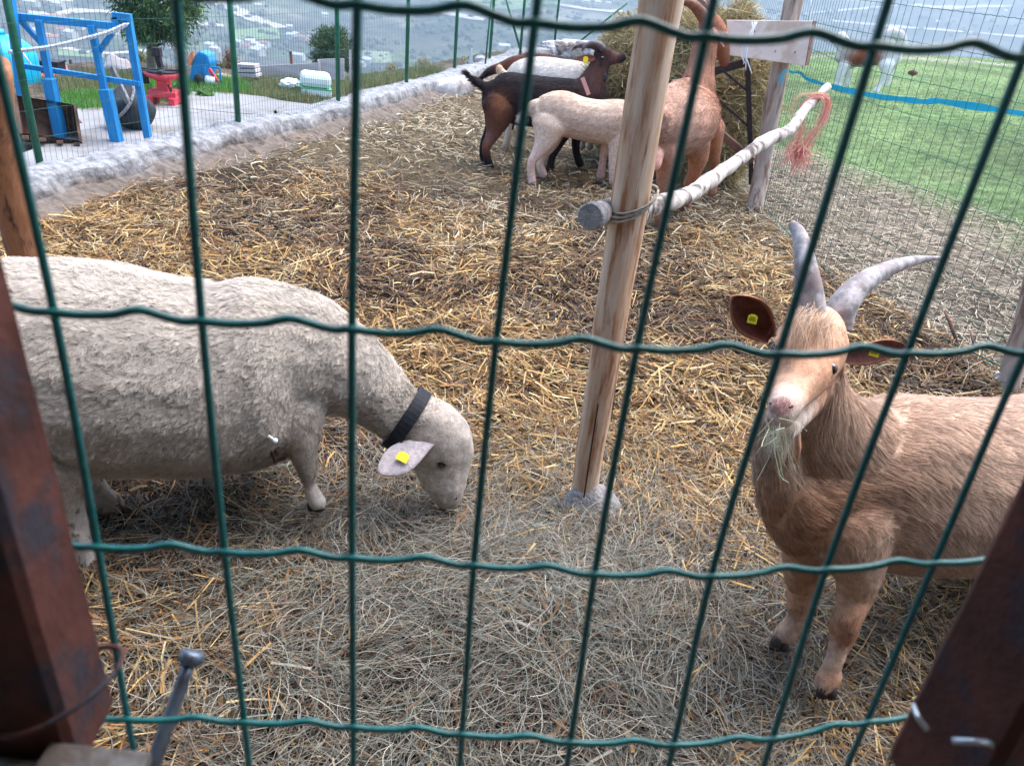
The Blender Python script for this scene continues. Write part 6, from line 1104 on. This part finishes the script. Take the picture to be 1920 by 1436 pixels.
# ------------------------------------------------------------------ trees and shrubs
def tree(name, label, base, top, r_t, crown, n, lf, cols, seed, cone=False, limbs=10, leafw=.4):
    root = thing(name, label, 'tree'); g = np.random.default_rng(seed); base = np.array(base, float); top = np.array(top, float); mb = MB(); mb.tube(curve([base, base*.6+top*.4+g.normal(0, .02, 3), top], 5), np.linspace(r_t, r_t*.35, 11), 10); mb.build('trunk', M['bark'], root, True)
    mb = MB(); cc_, rx, rz = np.array(crown[0], float), crown[1], crown[2]; tips = []
    for k in range(limbs):
        a = g.uniform(0, 6.28); z_ = g.uniform(-.85, .9); rr = (1-z_)*.5+.12 if cone else math.sqrt(max(0, 1-z_*z_)); t = cc_+np.array([math.cos(a)*rx*rr*.85, math.sin(a)*rx*rr*.85, z_*rz]); s0_ = base+(top-base)*np.clip((t[2]-.12*rz-base[2])/(top[2]-base[2]+1e-6), .1, 1); mb.tube([s0_, (s0_+t)/2+np.array([0, 0, .04*rz]), t], [r_t*.35, r_t*.22, r_t*.08], 5); tips.append(t)
    mb.build('limbs', M['bark'], root, True); tips = np.array(tips); i = g.integers(0, len(tips), n); u_ = g.uniform(.35, 1.08, n)[:, None]; ax_ = np.array([cc_[0], cc_[1], 0]); q = tips[i]; P0 = np.column_stack([ax_[0]+(q[:, 0]-ax_[0])*u_[:, 0], ax_[1]+(q[:, 1]-ax_[1])*u_[:, 0], q[:, 2]-.03*(1-u_[:, 0])])+g.normal(0, rx*.10, (n, 3))
    out = nrm(P0-cc_+np.array([0, 0, .0])); d = nrm(out+g.normal(0, .6, (n, 3))+np.array([0, 0, .25])); Ln = g.uniform(.6, 1.3, n)*lf; t = np.array([0, .5, 1.]); P = P0[:, None]+d[:, None]*(t[None, :, None]*Ln[:, None, None]); A_ = np.array([S(*c) for c in cols]); ribbons('crown', P, Ln*leafw/2, nrm(g.normal(0, 1, (n, 3))), A_[g.integers(0, len(A_), n)]*g.uniform(.55, 1.3, (n, 1)), M['leaf'], root, [.5, 1, .15]); settle(root); return root
tb_, tt_ = at(284, 142, 9.6), at(262, -240, 9.6); cr = at(284, -75, 9.6)
tree('conifer', 'dark green conifer with bare lower trunk behind the blue frame', tb_, tt_, .055, (cr, .56, .95), 30000, .055, [(96, 126, 78), (72, 104, 66), (116, 144, 86), (60, 90, 60)], 201, limbs=150, leafw=.25)
tb_ = at(628, 165, 12.6); tb_[2] = float(zt(tb_[0], tb_[1])); cr = at(628, 96, 12.6)
tree('pine', 'small rounded pine just beyond the board fence', tb_, cr+np.array([0, 0, .2]), .05, (cr, .36, .30), 9000, .055, [(84, 106, 76), (66, 90, 66), (104, 120, 84)], 202, limbs=70, leafw=.25)
def shrub(name, label, cx, cy, Y_, wpx, hpx, n, L_, cols, seed, wd=.012, up=.7):
    g = np.random.default_rng(seed); c = at(cx, cy, Y_); rx, rz = px(c, wpx), px(c, hpx); b0 = c-np.array([0, 0, rz]); n2 = n; a = g.normal(0, 1, (n2, 3)); d = nrm(a*np.array([1, 1, .8])+np.array([0, 0, up])); Ln = g.uniform(.3, 1, n2); tip = b0+d*np.array([rx, rx, 2*rz])*Ln[:, None]; st = tip-nrm(d+g.normal(0, .4, (n2, 3)))*L_; t = np.array([0, .5, 1.])
    P = st[:, None]*(1-t)[None, :, None]+tip[:, None]*t[None, :, None]; A_ = np.array([S(*q) for q in cols]); root = thing(name, label, 'shrub'); ribbons('foliage', P, np.full(n2, wd/2), nrm(g.normal(0, 1, (n2, 3))), A_[g.integers(0, len(A_), n2)]*g.uniform(.6, 1.25, (n2, 1)), M['leaf'], root, [.5, 1, .2])
    mb = MB()
    for k in range(7): t_ = b0+nrm(g.normal(0, 1, 3)*np.array([1, 1, .4])+np.array([0, 0, 1.2]))*np.array([rx, rx, 2*rz])*.8; mb.tube([b0-np.array([0, 0, .1]), (b0+t_)/2, t_], [.012, .008, .003], 5)
    mb.build('stems', M['bark'], root, True); settle(root)
shrub('shrub', 'rusty orange bare shrub behind the board stack', 432, 108, 11.2, 20, 22, 900, .08, [(156, 118, 88), (170, 124, 92), (132, 110, 84)], 211)
shrub('shrub', 'olive shrub between the machine and the board stack', 412, 128, 10.6, 14, 14, 900, .07, [(132, 128, 88), (110, 112, 78)], 212)
shrub('shrub', 'pale wispy bare shrub right of the third green post', 795, 118, 13.0, 24, 16, 900, .12, [(176, 170, 148), (196, 190, 170), (140, 144, 116)], 213, .008)
shrub('shrub', 'yellowish dry shrub beside the kerb at the fourth green post', 872, 118, 14.0, 16, 13, 800, .1, [(150, 158, 112), (170, 172, 128)], 214, .008)
shrub('shrub', 'pale dry shrub left of the third green post', 735, 126, 12.2, 18, 13, 700, .1, [(160, 160, 124), (180, 174, 144)], 215, .008)
shrub('shrub', 'olive shrub behind the trunk of the conifer', 262, 110, 11.5, 24, 18, 1200, .08, [(128, 130, 88), (110, 118, 78), (150, 146, 100)], 216)
shrub('green_weed', 'leafy green weed right of the red pedestal machine', 338, 166, 8.2, 22, 13, 900, .10, [(92, 140, 70), (120, 164, 88), (74, 118, 62)], 217, .02)
shrub('green_weed', 'leafy green weed in front of the blue machine', 384, 170, 8.3, 20, 9, 700, .09, [(100, 146, 80), (124, 160, 92)], 218, .02)
mb = MB(); mb.bar(at(657, 94, 10.3), at(658, 162, 10.2), .035, .035); tag(mb.build('stake', M['boards']), 'thin grey wooden stake beside the small pine', 'stake')
c = at(883, 112, 12.2); mb = MB(); mb.tube([c-np.array([0, 0, .16]), c+np.array([0, 0, .14])], .008, 6); V = [c+np.array(q) for q in ((-.012, 0, .15), (-.035, .01, -.06), (.03, -.01, -.05), (.012, 0, .15))]; mb.add(V+[q+np.array([0, .004, 0]) for q in V], [(0, 1, 2, 3), (7, 6, 5, 4), (0, 4, 5, 1), (1, 5, 6, 2), (2, 6, 7, 3), (3, 7, 4, 0)]); tag(mb.build('marker', M['white']), 'thin white pointed marker on the slope beyond the kerb', 'marker')
mb = MB(); q = at(1712, 137, 11.9); rr = .07; V, Fs = loft([q-np.array([.06, 0, 0]), q, q+np.array([.06, 0, 0])], [.02, .035, .02], 8); tag(mkmesh('dung', V+np.array([mnoise.noise_vector(Vector(k*20)) for k in V])*.02, Fs, M['rust2'], None, smooth=True), 'dark clod lying on the grass right of the dog', 'clod')
# haze of the valley air
x_, y_ = 3150, 3150; zb, zt_ = float(Z.min())-2, float(Z.max())+4
V = [(-x_, -y_, zb), (x_, -y_, zb), (x_, y_, zb), (-x_, y_, zb), (-x_, -y_, zt_), (x_, -y_, zt_), (x_, y_, zt_), (-x_, y_, zt_)]
hz = bpy.data.materials.new('haze'); hz.use_nodes = True; t = hz.node_tree; t.nodes.remove(t.nodes['Principled BSDF']); pv = t.nodes.new('ShaderNodeVolumePrincipled'); pv.inputs['Color'].default_value = (.55, .70, .83, 1); pv.inputs['Density'].default_value = .0006; pv.inputs['Anisotropy'].default_value = .2
t.links.new(pv.outputs[0], t.nodes['Material Output'].inputs['Volume'])
o = mkmesh('haze', V, [(3, 2, 1, 0), (4, 5, 6, 7), (0, 1, 5, 4), (1, 2, 6, 5), (2, 3, 7, 6), (3, 0, 4, 7)], hz); tag(o, kind='stuff')
